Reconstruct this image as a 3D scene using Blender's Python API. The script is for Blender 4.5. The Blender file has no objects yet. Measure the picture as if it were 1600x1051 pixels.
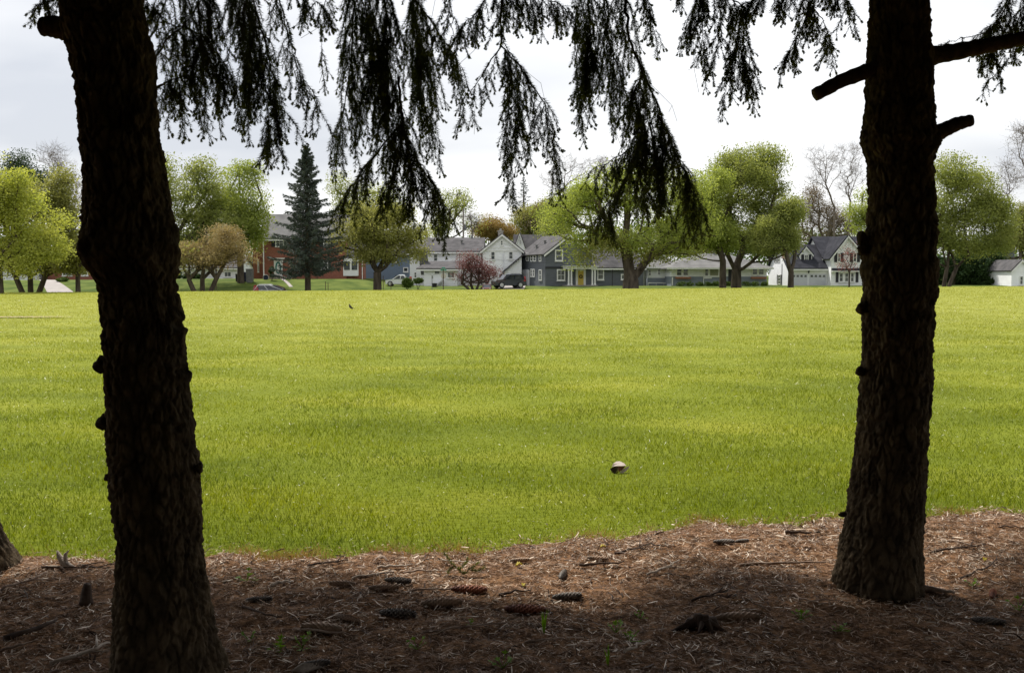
import bpy, math, random
import numpy as np
from mathutils import Vector, Matrix, noise
rad = math.radians
scene = bpy.context.scene
# ------------------------------------------------------------------ camera
F_PX = 1555.0; CAM_H = 1.45; PITCH = math.atan((525.5 - 430.0) / F_PX)
cd = bpy.data.cameras.new("camera"); cam = bpy.data.objects.new("camera", cd)
scene.collection.objects.link(cam); scene.camera = cam
cd.sensor_width = 36.0; cd.lens = 36.0 * F_PX / 1600.0
cam.location = (0, 0, CAM_H); cam.rotation_euler = (rad(90) - PITCH, 0, 0)
cd.clip_start = 0.05; cd.clip_end = 6000
# ------------------------------------------------------------------ light
SUN = Vector((-0.52, 0.85, 0)).normalized(); SUN_EL = rad(56)
SUN = Vector((SUN.x * math.cos(SUN_EL), SUN.y * math.cos(SUN_EL), math.sin(SUN_EL)))
world = bpy.data.worlds.new("World"); scene.world = world; world.use_nodes = True
nt = world.node_tree; nt.nodes.clear()
def wn(t, **k):
    n = nt.nodes.new(t)
    for a, b in k.items(): setattr(n, a, b)
    return n
sky = wn('ShaderNodeTexSky', sky_type='NISHITA'); sky.sun_disc = False
sky.sun_elevation = SUN_EL; sky.sun_rotation = math.atan2(SUN.x, SUN.y)
sky.air_density = 1.0; sky.dust_density = 2.0
bg_sky = wn('ShaderNodeBackground'); bg_sky.inputs[1].default_value = 0.06
nt.links.new(sky.outputs[0], bg_sky.inputs[0])
tc = wn('ShaderNodeTexCoord')
sep = wn('ShaderNodeSeparateXYZ'); nt.links.new(tc.outputs['Generated'], sep.inputs[0])
zz = wn('ShaderNodeMath', operation='MAXIMUM'); nt.links.new(sep.outputs[2], zz.inputs[0]); zz.inputs[1].default_value = 0.0
za = wn('ShaderNodeMath', operation='ADD'); nt.links.new(zz.outputs[0], za.inputs[0]); za.inputs[1].default_value = 0.30
dx = wn('ShaderNodeMath', operation='DIVIDE'); nt.links.new(sep.outputs[0], dx.inputs[0]); nt.links.new(za.outputs[0], dx.inputs[1])
dy = wn('ShaderNodeMath', operation='DIVIDE'); nt.links.new(sep.outputs[1], dy.inputs[0]); nt.links.new(za.outputs[0], dy.inputs[1])
cb = wn('ShaderNodeCombineXYZ'); nt.links.new(dx.outputs[0], cb.inputs[0]); nt.links.new(dy.outputs[0], cb.inputs[1])
mp = wn('ShaderNodeMapping'); mp.inputs['Location'].default_value = (3.1, 0.4, 0); mp.inputs['Scale'].default_value = (0.9, 1.5, 1)
nt.links.new(cb.outputs[0], mp.inputs[0])
cn = wn('ShaderNodeTexNoise'); cn.inputs['Scale'].default_value = 1.0; cn.inputs['Detail'].default_value = 6; cn.inputs['Roughness'].default_value = 0.42
nt.links.new(mp.outputs[0], cn.inputs[0])
cr = wn('ShaderNodeValToRGB'); nt.links.new(cn.outputs[0], cr.inputs[0])
e = cr.color_ramp.elements
e[0].position = 0.33; e[0].color = (0.36, 0.374, 0.405, 1)
e[1].position = 0.57; e[1].color = (0.60, 0.602, 0.607, 1)
m = e.new(0.43); m.color = (0.47, 0.476, 0.49, 1)
bg_cl = wn('ShaderNodeBackground'); bg_cl.inputs[1].default_value = 1.0; nt.links.new(cr.outputs[0], bg_cl.inputs[0])
mx = wn('ShaderNodeMixShader'); mx.inputs[0].default_value = 0.88
nt.links.new(bg_sky.outputs[0], mx.inputs[1]); nt.links.new(bg_cl.outputs[0], mx.inputs[2])
wo = wn('ShaderNodeOutputWorld'); nt.links.new(mx.outputs[0], wo.inputs[0])
sl = bpy.data.lights.new("sun", 'SUN'); sl.energy = 2.7; sl.angle = rad(3); sl.color = (1.0, 0.95, 0.86)
so = bpy.data.objects.new("sun", sl); scene.collection.objects.link(so)
so.rotation_euler = SUN.to_track_quat('Z', 'Y').to_euler(); so.location = (0, 0, 60)
vs = scene.view_settings; vs.view_transform = 'Standard'; vs.look = 'None'; vs.gamma = 1.0; vs.exposure = 1.03; vs.use_curve_mapping = False
# ------------------------------------------------------------------ helpers
C = scene.collection
CP, SP = math.cos(PITCH), math.sin(PITCH)
def ray(px, py):
    u = (px - 800) / F_PX; v = (525.5 - py) / F_PX
    return Vector((u, CP + v * SP, -SP + v * CP))
def P(px, py, Y):                      # a point of the place at world depth Y
    d = ray(px, py); t = Y / d.y
    return Vector((d.x * t, Y, CAM_H + d.z * t))
def PX(px, Y): return (px - 800) / F_PX * Y / (CP)
def proj(p):
    dz = p[2] - CAM_H
    w = p[1] * CP - dz * SP
    return 800 + F_PX * p[0] / w, 525.5 - F_PX * (p[1] * SP + dz * CP) / w
ORG = {}
def tag(o, label=None, cat=None, group=None, kind=None):
    if label: o['label'] = label
    if cat: o['category'] = cat
    if group: o['group'] = group
    if kind: o['kind'] = kind
    return o
def empty(name, loc, label, cat, group=None):
    o = bpy.data.objects.new(name, None); o.empty_display_size = 0.1
    o.location = loc; C.objects.link(o); ORG[o.name] = Vector(loc)
    return tag(o, label, cat, group)
def link_mesh(name, me, mats, parent=None, loc=(0, 0, 0)):
    o = bpy.data.objects.new(name, me); C.objects.link(o)
    for m_ in (mats if isinstance(mats, (list, tuple)) else [mats]): me.materials.append(m_)
    if parent is not None: o.parent = parent
    else: o.location = loc
    ORG[o.name] = ORG[parent.name] if parent is not None else Vector(loc)
    return o
def mesh_np(name, V, Fc, mats, parent=None, rnd=None, mi=None, loc=None, smooth=False):
    """V (n,3) world coords, Fc (m,k) faces"""
    V = np.asarray(V, dtype=np.float64); Fc = np.asarray(Fc, dtype=np.int32)
    o_ = ORG[parent.name] if parent is not None else (Vector(loc) if loc is not None else Vector((0, 0, 0)))
    V = V - np.array(o_)
    me = bpy.data.meshes.new(name); k = Fc.shape[1]; m = len(Fc)
    me.vertices.add(len(V)); me.vertices.foreach_set('co', V.astype(np.float32).ravel())
    me.loops.add(m * k); me.loops.foreach_set('vertex_index', Fc.ravel())
    me.polygons.add(m); me.polygons.foreach_set('loop_start', np.arange(0, m * k, k, dtype=np.int32))
    if mi is not None: me.polygons.foreach_set('material_index', np.asarray(mi, dtype=np.int32))
    me.update(calc_edges=True)
    if rnd is not None:
        a = me.attributes.new('rnd', 'FLOAT', 'POINT'); a.data.foreach_set('value', np.asarray(rnd, dtype=np.float32))
    if smooth: me.polygons.foreach_set('use_smooth', np.ones(m, dtype=bool))
    return link_mesh(name, me, mats, parent, tuple(o_))
class MB:
    def __init__(s): s.v = []; s.f = []; s.m = []; s.mi = 0
    def add(s, vs, fs):
        n = len(s.v); s.v += [tuple(v) for v in vs]; s.f += [tuple(i + n for i in f) for f in fs]; s.m += [s.mi] * len(fs)
    def hexa(s, a, b):               # two quads, corresponding corners
        s.add(list(a) + list(b), [(3, 2, 1, 0), (4, 5, 6, 7), (0, 1, 5, 4), (1, 2, 6, 5), (2, 3, 7, 6), (3, 0, 4, 7)])
    def box(s, c, sx, sy, sz, R=None):
        c = Vector(c); q = []
        for z in (-1, 1):
            for x, y in ((-1, -1), (1, -1), (1, 1), (-1, 1)):
                d = Vector((x * sx / 2, y * sy / 2, z * sz / 2)); q.append(c + (R @ d if R else d))
        s.hexa(q[:4], q[4:])
    def prism(s, poly, vec):
        n = len(poly); vec = Vector(vec); b = [Vector(p) + vec for p in poly]
        s.add(list(poly) + b, [tuple(range(n)), tuple(range(2 * n - 1, n - 1, -1))] + [(i, i + n, (i + 1) % n + n, (i + 1) % n) for i in range(n)])
    def tube(s, pts, rs, k=8, cap=True):
        pts = [Vector(p) for p in pts]; n = len(pts)
        if not isinstance(rs, (list, tuple)): rs = [rs] * n
        ref = None; vs = []
        for i, p in enumerate(pts):
            t = (pts[min(i + 1, n - 1)] - pts[max(i - 1, 0)])
            t = t.normalized() if t.length > 1e-9 else Vector((0, 0, 1))
            if ref is None: ref = t.orthogonal().normalized()
            u = (ref - t * ref.dot(t)); u = u.normalized() if u.length > 1e-6 else t.orthogonal().normalized()
            ref = u; w = t.cross(u)
            for j in range(k):
                a = 2 * math.pi * j / k; vs.append(p + (u * math.cos(a) + w * math.sin(a)) * rs[i])
        fs = [(i * k + j, i * k + (j + 1) % k, (i + 1) * k + (j + 1) % k, (i + 1) * k + j) for i in range(n - 1) for j in range(k)]
        if cap: fs += [tuple(range(k - 1, -1, -1)), tuple((n - 1) * k + j for j in range(k))]
        s.add(vs, fs)
    def build(s, name, mats, parent=None, loc=None, smooth=False, bevel=0, at_origin=False):
        o_ = ORG[parent.name] if parent is not None else (Vector(loc) if loc is not None else Vector((0, 0, 0)))
        if at_origin: o_ = Vector((0, 0, 0))
        me = bpy.data.meshes.new(name)
        me.from_pydata([tuple(Vector(v) - o_) for v in s.v], [], s.f)
        me.update()
        import bmesh
        bm = bmesh.new(); bm.from_mesh(me); bmesh.ops.recalc_face_normals(bm, faces=bm.faces)
        if bevel: bmesh.ops.bevel(bm, geom=list(bm.edges), offset=bevel, segments=2, affect='EDGES', clamp_overlap=True)
        bm.to_mesh(me); bm.free()
        if len(s.m) == len(me.polygons) and any(s.m): me.polygons.foreach_set('material_index', s.m)
        if smooth:
            me.polygons.foreach_set('use_smooth', [True] * len(me.polygons))
        return link_mesh(name, me, mats, parent, tuple(loc) if loc is not None else (0, 0, 0))
# ------------------------------------------------------------------ materials
def MAT(name, c1, c2=None, scale=3.0, rough=0.8, attr=False, bump=0, bscale=40.0, transl=0.0, spec=0.3, vor=None, far=None, stretch=(1, 1, 1), metal=0.0, c3=None, detail=5, lo=0.35, hi=0.65, bdist=0.01):
    m = bpy.data.materials.new(name); m.use_nodes = True; t = m.node_tree; t.nodes.clear(); N = t.nodes.new; L = t.links.new
    out = N('ShaderNodeOutputMaterial'); b = N('ShaderNodeBsdfPrincipled')
    b.inputs['Roughness'].default_value = rough; b.inputs['Metallic'].default_value = metal
    b.inputs['Specular IOR Level'].default_value = spec
    b.inputs['Base Color'].default_value = (*c1, 1)
    tc = N('ShaderNodeTexCoord'); mp = N('ShaderNodeMapping'); mp.inputs['Scale'].default_value = stretch; L(tc.outputs['Object'], mp.inputs[0])
    col = None
    if c2 is not None:
        nz = N('ShaderNodeTexNoise'); nz.inputs['Scale'].default_value = scale; nz.inputs['Detail'].default_value = detail; L(mp.outputs[0], nz.inputs[0])
        mr = N('ShaderNodeMapRange'); mr.inputs[1].default_value = lo; mr.inputs[2].default_value = hi; L(nz.outputs[0], mr.inputs[0])
        fac = mr.outputs[0]
        if attr:
            at = N('ShaderNodeAttribute'); at.attribute_name = 'rnd'
            a2 = N('ShaderNodeMath'); a2.operation = 'MULTIPLY_ADD'; a2.inputs[1].default_value = 0.45; L(mr.outputs[0], a2.inputs[0])
            a3 = N('ShaderNodeMath'); a3.operation = 'MULTIPLY'; a3.inputs[1].default_value = 0.55; L(at.outputs['Fac'], a3.inputs[0]); L(a3.outputs[0], a2.inputs[2])
            fac = a2.outputs[0]
        rp = N('ShaderNodeValToRGB'); L(fac, rp.inputs[0]); e = rp.color_ramp.elements
        e[0].position = 0.0; e[0].color = (*c1, 1); e[1].position = 1.0; e[1].color = (*c2, 1)
        if c3 is not None: q = e.new(0.5); q.color = (*c3, 1)
        col = rp.outputs[0]
        if far is not None:                 # paler with depth: grazing-view brightness of the turf put into the colour
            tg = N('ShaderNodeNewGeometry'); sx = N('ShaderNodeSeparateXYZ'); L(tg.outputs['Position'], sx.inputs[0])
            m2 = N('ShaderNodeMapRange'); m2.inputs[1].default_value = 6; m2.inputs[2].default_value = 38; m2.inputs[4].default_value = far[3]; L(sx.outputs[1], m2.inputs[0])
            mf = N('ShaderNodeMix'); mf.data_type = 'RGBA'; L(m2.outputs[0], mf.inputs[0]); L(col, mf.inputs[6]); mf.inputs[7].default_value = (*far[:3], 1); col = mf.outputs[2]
        L(col, b.inputs['Base Color'])
    if bump:
        if vor: nb = N('ShaderNodeTexVoronoi'); nb.feature = 'DISTANCE_TO_EDGE'; nb.inputs['Scale'].default_value = bscale; L(mp.outputs[0], nb.inputs[0]); ho = nb.outputs['Distance']
        else: nb = N('ShaderNodeTexNoise'); nb.inputs['Scale'].default_value = bscale; nb.inputs['Detail'].default_value = 6; L(mp.outputs[0], nb.inputs[0]); ho = nb.outputs[0]
        bp = N('ShaderNodeBump'); bp.inputs['Strength'].default_value = bump; bp.inputs['Distance'].default_value = bdist; L(ho, bp.inputs['Height']); L(bp.outputs[0], b.inputs['Normal'])
    sh = b.outputs[0]
    if transl:
        tr = N('ShaderNodeBsdfTranslucent'); tr.inputs[0].default_value = (*c1, 1)
        if col is not None:
            hs = N('ShaderNodeHueSaturation'); hs.inputs['Hue'].default_value = 0.49; hs.inputs['Saturation'].default_value = 1.15; hs.inputs['Value'].default_value = 1.3; L(col, hs.inputs['Color']); L(hs.outputs[0], tr.inputs[0])
        mx = N('ShaderNodeMixShader'); mx.inputs[0].default_value = transl; L(b.outputs[0], mx.inputs[1]); L(tr.outputs[0], mx.inputs[2]); sh = mx.outputs[0]
    L(sh, out.inputs[0]); return m
def siding(name, col, pitch=0.2, shade=0.75):
    m = MAT(name, col, tuple(c * 0.93 for c in col), scale=1.5, rough=0.6)
    t = m.node_tree; N = t.nodes.new; L = t.links.new; b = [n for n in t.nodes if n.type == 'BSDF_PRINCIPLED'][0]
    tc = N('ShaderNodeTexCoord'); sp = N('ShaderNodeSeparateXYZ'); L(tc.outputs['Object'], sp.inputs[0])
    d = N('ShaderNodeMath'); d.operation = 'DIVIDE'; d.inputs[1].default_value = pitch; L(sp.outputs[2], d.inputs[0])
    f = N('ShaderNodeMath'); f.operation = 'FRACT'; L(d.outputs[0], f.inputs[0])
    bp = N('ShaderNodeBump'); bp.inputs['Strength'].default_value = 1; bp.inputs['Distance'].default_value = 0.03; bp.invert = True
    L(f.outputs[0], bp.inputs['Height']); L(bp.outputs[0], b.inputs['Normal']); return m
def brickmat(name, c1, c2, mortar, w=0.22, h=0.075):
    m = MAT(name, c1, c2, scale=2.0, rough=0.85); t = m.node_tree; N = t.nodes.new; L = t.links.new
    b = [n for n in t.nodes if n.type == 'BSDF_PRINCIPLED'][0]
    tc = N('ShaderNodeTexCoord'); mp = N('ShaderNodeMapping'); mp.inputs['Rotation'].default_value = (rad(90), 0, 0); L(tc.outputs['Object'], mp.inputs[0])
    br = N('ShaderNodeTexBrick'); br.inputs['Color1'].default_value = (*c1, 1); br.inputs['Color2'].default_value = (*c2, 1); br.inputs['Mortar'].default_value = (*mortar, 1)
    br.inputs['Scale'].default_value = 1; br.inputs['Brick Width'].default_value = w; br.inputs['Row Height'].default_value = h; br.inputs['Mortar Size'].default_value = 0.008
    L(mp.outputs[0], br.inputs[0]); L(br.outputs[0], b.inputs['Base Color']); return m
M = {}
M['bark'] = MAT('spruce_bark', (0.022, 0.016, 0.010), (0.165, 0.12, 0.073), scale=14, attr=True, rough=0.95, bump=0.9, bscale=60, stretch=(1, 1, 0.6), spec=0.1, bdist=0.008)
M['bough_wood'] = MAT('bough_wood', (0.05, 0.032, 0.02), (0.11, 0.075, 0.05), scale=30, rough=0.9, bump=0.5, bscale=80, spec=0.1)
M['needle'] = MAT('spruce_needle', (0.035, 0.044, 0.016), (0.10, 0.12, 0.036), scale=4, attr=True, rough=0.55, transl=0.4)
M['needle_far'] = MAT('canopy_needle', (0.018, 0.024, 0.010), (0.04, 0.05, 0.02), scale=2, attr=True, rough=0.7)
M['newtip'] = MAT('spruce_new_growth', (0.12, 0.13, 0.035), (0.24, 0.27, 0.06), scale=6, attr=True, rough=0.5, transl=0.4)
M['tree_bark'] = MAT('tree_bark', (0.045, 0.036, 0.028), (0.11, 0.09, 0.07), scale=2.5, rough=0.95, bump=0.6, bscale=10, spec=0.1, stretch=(1, 1, 0.3), bdist=0.05)
M['twig_grey'] = MAT('bare_twig', (0.13, 0.105, 0.09), (0.21, 0.175, 0.15), scale=2.5, rough=0.95, spec=0.1)
def leafm(n, a, b, tr=0.35): M[n] = MAT('foliage_' + n, a, b, scale=0.45, attr=True, rough=0.6, transl=tr, lo=0.4, hi=0.6, spec=0.15)
leafm('bright', (0.24, 0.28, 0.05), (0.48, 0.50, 0.15), .5)
leafm('olive', (0.155, 0.165, 0.04), (0.33, 0.335, 0.12), .5)
leafm('green', (0.14, 0.175, 0.04), (0.33, 0.36, 0.12), .5)
leafm('lime', (0.165, 0.215, 0.04), (0.37, 0.42, 0.12), .5)
leafm('rust', (0.22, 0.165, 0.07), (0.38, 0.32, 0.16))
leafm('orange', (0.20, 0.135, 0.04), (0.32, 0.24, 0.09))
leafm('brownbud', (0.15, 0.12, 0.08), (0.25, 0.20, 0.13), 0.2)
leafm('darkgreen', (0.022, 0.045, 0.016), (0.06, 0.10, 0.03), 0.15)
leafm('bluespruce', (0.035, 0.05, 0.042), (0.10, 0.12, 0.10), 0.15)
leafm('purple', (0.10, 0.035, 0.035), (0.27, 0.14, 0.125), 0.3)
M['chip'] = MAT('pale_chip', (0.34, 0.22, 0.135), (0.78, 0.67, 0.54), scale=9, attr=True, rough=0.5, spec=0.5)
M['chipdark'] = MAT('dark_chip', (0.03, 0.018, 0.012), (0.13, 0.08, 0.055), scale=9, attr=True, rough=0.8)
M['glints'] = MAT('straw_bit', (0.34, 0.36, 0.16), (0.66, 0.64, 0.46), scale=3, attr=True, rough=0.4, transl=0.3, spec=0.5)
leafm('pinkred', (0.22, 0.06, 0.05), (0.45, 0.20, 0.17), 0.3)
leafm('shrub', (0.04, 0.07, 0.015), (0.11, 0.17, 0.03), 0.2)
leafm('whitebloom', (0.35, 0.35, 0.25), (0.7, 0.7, 0.62), 0.3)
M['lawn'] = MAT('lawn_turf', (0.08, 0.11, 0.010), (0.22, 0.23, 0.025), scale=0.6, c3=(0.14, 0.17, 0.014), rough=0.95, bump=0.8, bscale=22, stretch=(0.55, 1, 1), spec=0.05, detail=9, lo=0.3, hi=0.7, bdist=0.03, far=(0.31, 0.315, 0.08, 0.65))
M['yard'] = MAT('yard_turf', (0.055, 0.085, 0.018), (0.12, 0.15, 0.035), scale=0.5, rough=0.95, bump=0.8, bscale=12, spec=0.05, detail=8, bdist=0.03)
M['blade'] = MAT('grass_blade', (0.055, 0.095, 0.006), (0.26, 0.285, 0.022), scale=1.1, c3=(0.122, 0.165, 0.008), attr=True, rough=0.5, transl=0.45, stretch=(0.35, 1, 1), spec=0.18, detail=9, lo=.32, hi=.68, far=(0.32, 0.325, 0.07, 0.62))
M['deadblade'] = MAT('dead_grass', (0.30, 0.15, 0.05), (0.42, 0.30, 0.14), scale=9, attr=True, rough=0.7, transl=0.3)
M['soil'] = MAT('needle_floor', (0.065, 0.031, 0.013), (0.30, 0.165, 0.085), scale=25, c3=(0.155, 0.083, 0.042), rough=0.95, bump=1.0, bscale=90, spec=0.1, detail=10, bdist=0.02)
M['litter'] = MAT('needle_litter', (0.11, 0.047, 0.02), (0.64, 0.51, 0.38), scale=5, c3=(0.30, 0.165, 0.085), attr=True, rough=0.6, spec=0.4)
M['cone'] = MAT('cone_scale', (0.20, 0.145, 0.10), (0.62, 0.42, 0.29), scale=30, rough=0.6, attr=True)
M['cone_red'] = MAT('cone_red', (0.09, 0.03, 0.02), (0.5, 0.2, 0.12), scale=30, rough=0.6, attr=True)
M['cone_dark'] = MAT('cone_dark', (0.02, 0.016, 0.013), (0.34, 0.29, 0.25), scale=40, rough=0.55, attr=True)
M['stick'] = MAT('dead_stick', (0.16, 0.10, 0.07), (0.42, 0.32, 0.25), scale=14, rough=0.85, bump=0.5, bscale=60)
M['stick_dark'] = MAT('dark_stick', (0.04, 0.025, 0.018), (0.10, 0.065, 0.045), scale=14, rough=0.85, bump=0.5, bscale=60)
M['driftwood'] = MAT('pale_dead_wood', (0.34, 0.27, 0.21), (0.65, 0.56, 0.48), scale=12, rough=0.85, bump=0.7, bscale=50)
M['weed'] = MAT('weed_leaf', (0.10, 0.22, 0.02), (0.22, 0.38, 0.04), scale=20, rough=0.5, transl=0.35)
M['asphalt'] = MAT('asphalt', (0.05, 0.05, 0.052), (0.075, 0.073, 0.07), scale=2, rough=0.9, bump=0.3)
M['concrete'] = MAT('concrete', (0.27, 0.245, 0.235), (0.34, 0.31, 0.295), scale=1, rough=0.9, bump=0.2)
M['white_siding'] = siding('white_siding', (0.84, 0.85, 0.87))
M['white_wall'] = siding('white_wall', (0.78, 0.79, 0.82), 0.25)
M['grey_siding'] = siding('grey_siding', (0.115, 0.125, 0.145), 0.22)
M['greyside_siding'] = M['grey_siding']
M['blue_siding'] = siding('blue_siding', (0.15, 0.20, 0.27), 0.2)
M['blue_low'] = siding('blue_grey_siding', (0.22, 0.25, 0.30), 0.2)
M['brick'] = brickmat('red_brick', (0.22, 0.065, 0.04), (0.29, 0.095, 0.06), (0.24, 0.15, 0.12))
M['roof_grey'] = MAT('grey_shingle', (0.07, 0.068, 0.072), (0.115, 0.11, 0.115), scale=1.2, rough=0.95, bump=0.6, bscale=12, spec=0.1, detail=9, bdist=0.03)
M['roof_light'] = MAT('light_shingle', (0.135, 0.133, 0.135), (0.20, 0.197, 0.197), scale=0.8, rough=0.95, bump=0.6, bscale=12, spec=0.1, detail=9, bdist=0.03)
M['roof_dark'] = MAT('dark_shingle', (0.022, 0.023, 0.03), (0.045, 0.046, 0.056), scale=1.2, rough=0.95, bump=0.6, bscale=12, spec=0.1, detail=9, bdist=0.03)
M['trim'] = MAT('white_trim', (0.78, 0.78, 0.78), (0.72, 0.72, 0.71), scale=2, rough=0.5)
M['garage'] = MAT('garage_panel', (0.55, 0.56, 0.62), (0.60, 0.61, 0.66), scale=1, rough=0.5)
M['glass'] = MAT('window_glass', (0.035, 0.042, 0.05), (0.12, 0.13, 0.13), scale=0.9, rough=0.12, spec=0.6)
M['curtain'] = MAT('window_curtain', (0.20, 0.21, 0.13), (0.27, 0.27, 0.18), scale=2, rough=0.4, spec=0.5)
M['shutter'] = MAT('dark_shutter', (0.02, 0.02, 0.028), (0.035, 0.035, 0.045), scale=6, rough=0.6)
M['yellow'] = MAT('yellow_door', (0.55, 0.40, 0.07), (0.60, 0.44, 0.09), scale=2, rough=0.5)
M['woodbox'] = MAT('flower_box_wood', (0.26, 0.11, 0.06), (0.33, 0.15, 0.09), scale=5, rough=0.8)
M['chim'] = brickmat('chimney_brick', (0.30, 0.27, 0.26), (0.42, 0.39, 0.37), (0.3, 0.3, 0.3))
M['black'] = MAT('black_rubber', (0.015, 0.015, 0.016), (0.03, 0.03, 0.03), scale=6, rough=0.8)
M['rim'] = MAT('alloy_rim', (0.45, 0.46, 0.48), (0.55, 0.55, 0.56), scale=4, rough=0.35, metal=0.6)
M['car_silver'] = MAT('silver_paint', (0.52, 0.54, 0.57), (0.56, 0.58, 0.6), scale=1, rough=0.25, spec=0.6)
M['car_navy'] = MAT('navy_paint', (0.02, 0.026, 0.04), (0.03, 0.036, 0.05), scale=1, rough=0.2, spec=0.7)
M['car_white'] = MAT('white_paint', (0.75, 0.76, 0.78), (0.7, 0.71, 0.73), scale=1, rough=0.25, spec=0.6)
M['car_red'] = MAT('red_paint', (0.10, 0.02, 0.018), (0.12, 0.025, 0.02), scale=1, rough=0.3, spec=0.6)
M['carglass'] = MAT('car_glass', (0.02, 0.025, 0.035), (0.04, 0.045, 0.06), scale=1, rough=0.08, spec=0.7)
M['tail'] = MAT('tail_lens', (0.30, 0.015, 0.02), (0.35, 0.03, 0.035), scale=3, rough=0.2, spec=0.6)
M['metal'] = MAT('grey_metal', (0.12, 0.125, 0.13), (0.18, 0.18, 0.18), scale=4, rough=0.5, metal=0.4)
M['sign_green'] = MAT('sign_green', (0.02, 0.22, 0.15), (0.03, 0.25, 0.17), scale=2, rough=0.4)
M['sign_back'] = MAT('sign_back', (0.42, 0.40, 0.37), (0.5, 0.47, 0.44), scale=2, rough=0.5)
M['pole_wood'] = MAT('pole_wood', (0.17, 0.15, 0.13), (0.26, 0.23, 0.2), scale=3, rough=0.9)
M['navy_cloth'] = MAT('navy_tarp', (0.02, 0.025, 0.06), (0.04, 0.05, 0.10), scale=3, rough=0.7)
M['teal'] = MAT('teal_wreath', (0.01, 0.12, 0.10), (0.03, 0.2, 0.17), scale=9, rough=0.7, bump=1, bscale=20)
M['pinkstone'] = MAT('pink_step', (0.45, 0.33, 0.29), (0.52, 0.4, 0.36), scale=3, rough=0.9)
M['dry_leaf'] = MAT('dry_leaf', (0.50, 0.40, 0.34), (0.66, 0.58, 0.52), scale=14, rough=0.5, transl=0.15)
M['feather'] = MAT('bird_feather', (0.02, 0.018, 0.015), (0.05, 0.04, 0.03), scale=9, rough=0.6)
M['flagred'] = MAT('flag_red', (0.5, 0.04, 0.04), (0.45, 0.03, 0.03), scale=2, rough=0.7)
M['flagblue'] = MAT('flag_blue', (0.03, 0.04, 0.16), (0.03, 0.04, 0.2), scale=2, rough=0.7)
M['yellow_petal'] = MAT('yellow_leaf', (0.55, 0.42, 0.02), (0.5, 0.45, 0.06), scale=20, rough=0.5, transl=0.3)
# ------------------------------------------------------------------ terrain
def sm(a, b, x):
    t = np.clip((np.asarray(x, float) - a) / (b - a), 0, 1); return t * t * (3 - 2 * t)
def px_of(x, y): return 800 + F_PX * np.asarray(x, float) / np.maximum(np.asarray(y, float), 1)
CR0, CR1 = 95.0, 101.0
def crest(x): return 0.105 + np.clip(np.asarray(x, float), -75, 75) * 0.0062
def yard(x):                                  # height of the house lots
    x = np.asarray(x, float)
    left = 0.95 * (1 - sm(-21.0, -15.0, x)); far_left = -0.15 * (1 - sm(-56, -48, x))
    return 0.02 + left + far_left + 0.10 * sm(20, 60, x)
def hz(x, y):
    x = np.asarray(x, float); y = np.asarray(y, float)
    field = crest(x) * sm(18, 95, y) + 0.02 * np.sin(x * 0.13 + y * 0.07) * sm(12, 40, y) * (1 - sm(80, 93, y))
    bumps = 0.010 * np.sin(x * 2.1 + 1.3 * np.sin(y * 1.7)) * np.sin(y * 2.6 + x) * (1 - sm(9, 16, np.abs(y)))
    low = crest(x) * 0.6 - 1.12
    h = field + bumps
    h = h + (low - h) * sm(CR0, CR1, y)
    return h + (yard(x) - h) * sm(114, 131, y)
def border(x):
    x = np.asarray(x, float)
    b = np.interp(x, [-30, -2.6, -1, 0.17, 0.7, 1.1, 1.85, 3.05, 30], [4.95, 4.97, 4.97, 5.18, 5.43, 5.64, 5.75, 5.92, 6.4])
    return b + 0.05 * np.sin(x * 7.1) + 0.035 * np.sin(x * 17.3 + 1) + 0.02 * np.sin(x * 41.0)
def grid_mesh(name, xs, ys, zf, mat, kind='structure'):
    X, Y = np.meshgrid(xs, ys); Z = zf(X, Y); n, m = X.shape
    V = np.stack([X, Y, Z], -1).reshape(-1, 3); i = np.arange(n * m).reshape(n, m)
    Fc = np.stack([i[:-1, :-1], i[:-1, 1:], i[1:, 1:], i[1:, :-1]], -1).reshape(-1, 4)
    o = mesh_np(name, V, Fc, mat, smooth=True); o['kind'] = kind; return o
ys = np.concatenate([np.linspace(-400, -12, 20), np.linspace(-11, 16, 136), np.linspace(16.5, 90, 120), np.linspace(90.3, 135, 180), np.linspace(136, 300, 40), np.linspace(330, 4000, 20)])
xs = np.concatenate([np.linspace(-3000, -130, 14), np.linspace(-125, -12, 115), np.linspace(-11, 11, 111), np.linspace(12, 125, 115), np.linspace(130, 3000, 14)])
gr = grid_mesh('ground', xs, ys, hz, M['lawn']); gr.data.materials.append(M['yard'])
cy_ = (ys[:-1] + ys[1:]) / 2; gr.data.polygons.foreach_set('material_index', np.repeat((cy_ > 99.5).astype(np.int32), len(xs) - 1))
# forest floor of needles
xs2 = np.concatenate([np.linspace(-14, -4.2, 60), np.linspace(-4.1, 4.3, 260), np.linspace(4.4, 14, 60)])
tt = np.linspace(0, 1, 190)
X = np.tile(xs2, (190, 1)); yb = border(xs2) + 0.06
Y = -8 + (yb[None, :] + 8) * (1 - (1 - tt[:, None]) ** 1.8)
def floor_z(x, y):
    x = np.asarray(x, float); y = np.asarray(y, float)
    e = np.clip((border(x) + 0.06 - y) / 0.25, 0, 1)
    b = 0.007 * np.sin(x * 9 + 2 * np.sin(y * 7)) * np.sin(y * 11 + 2 * np.sin(x * 5)) + 0.005 * np.sin(x * 23 + y * 9) * np.sin(y * 27 - x * 13)
    return hz(x, y) + 0.004 + e * (0.018 + b)
Z = floor_z(X, Y); i = np.arange(X.size).reshape(X.shape)
Fc = np.stack([i[:-1, :-1], i[:-1, 1:], i[1:, 1:], i[1:, :-1]], -1).reshape(-1, 4)
o = mesh_np('forest_floor', np.stack([X, Y, Z], -1).reshape(-1, 3), Fc, M['soil'], smooth=True); o['kind'] = 'structure'
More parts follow.
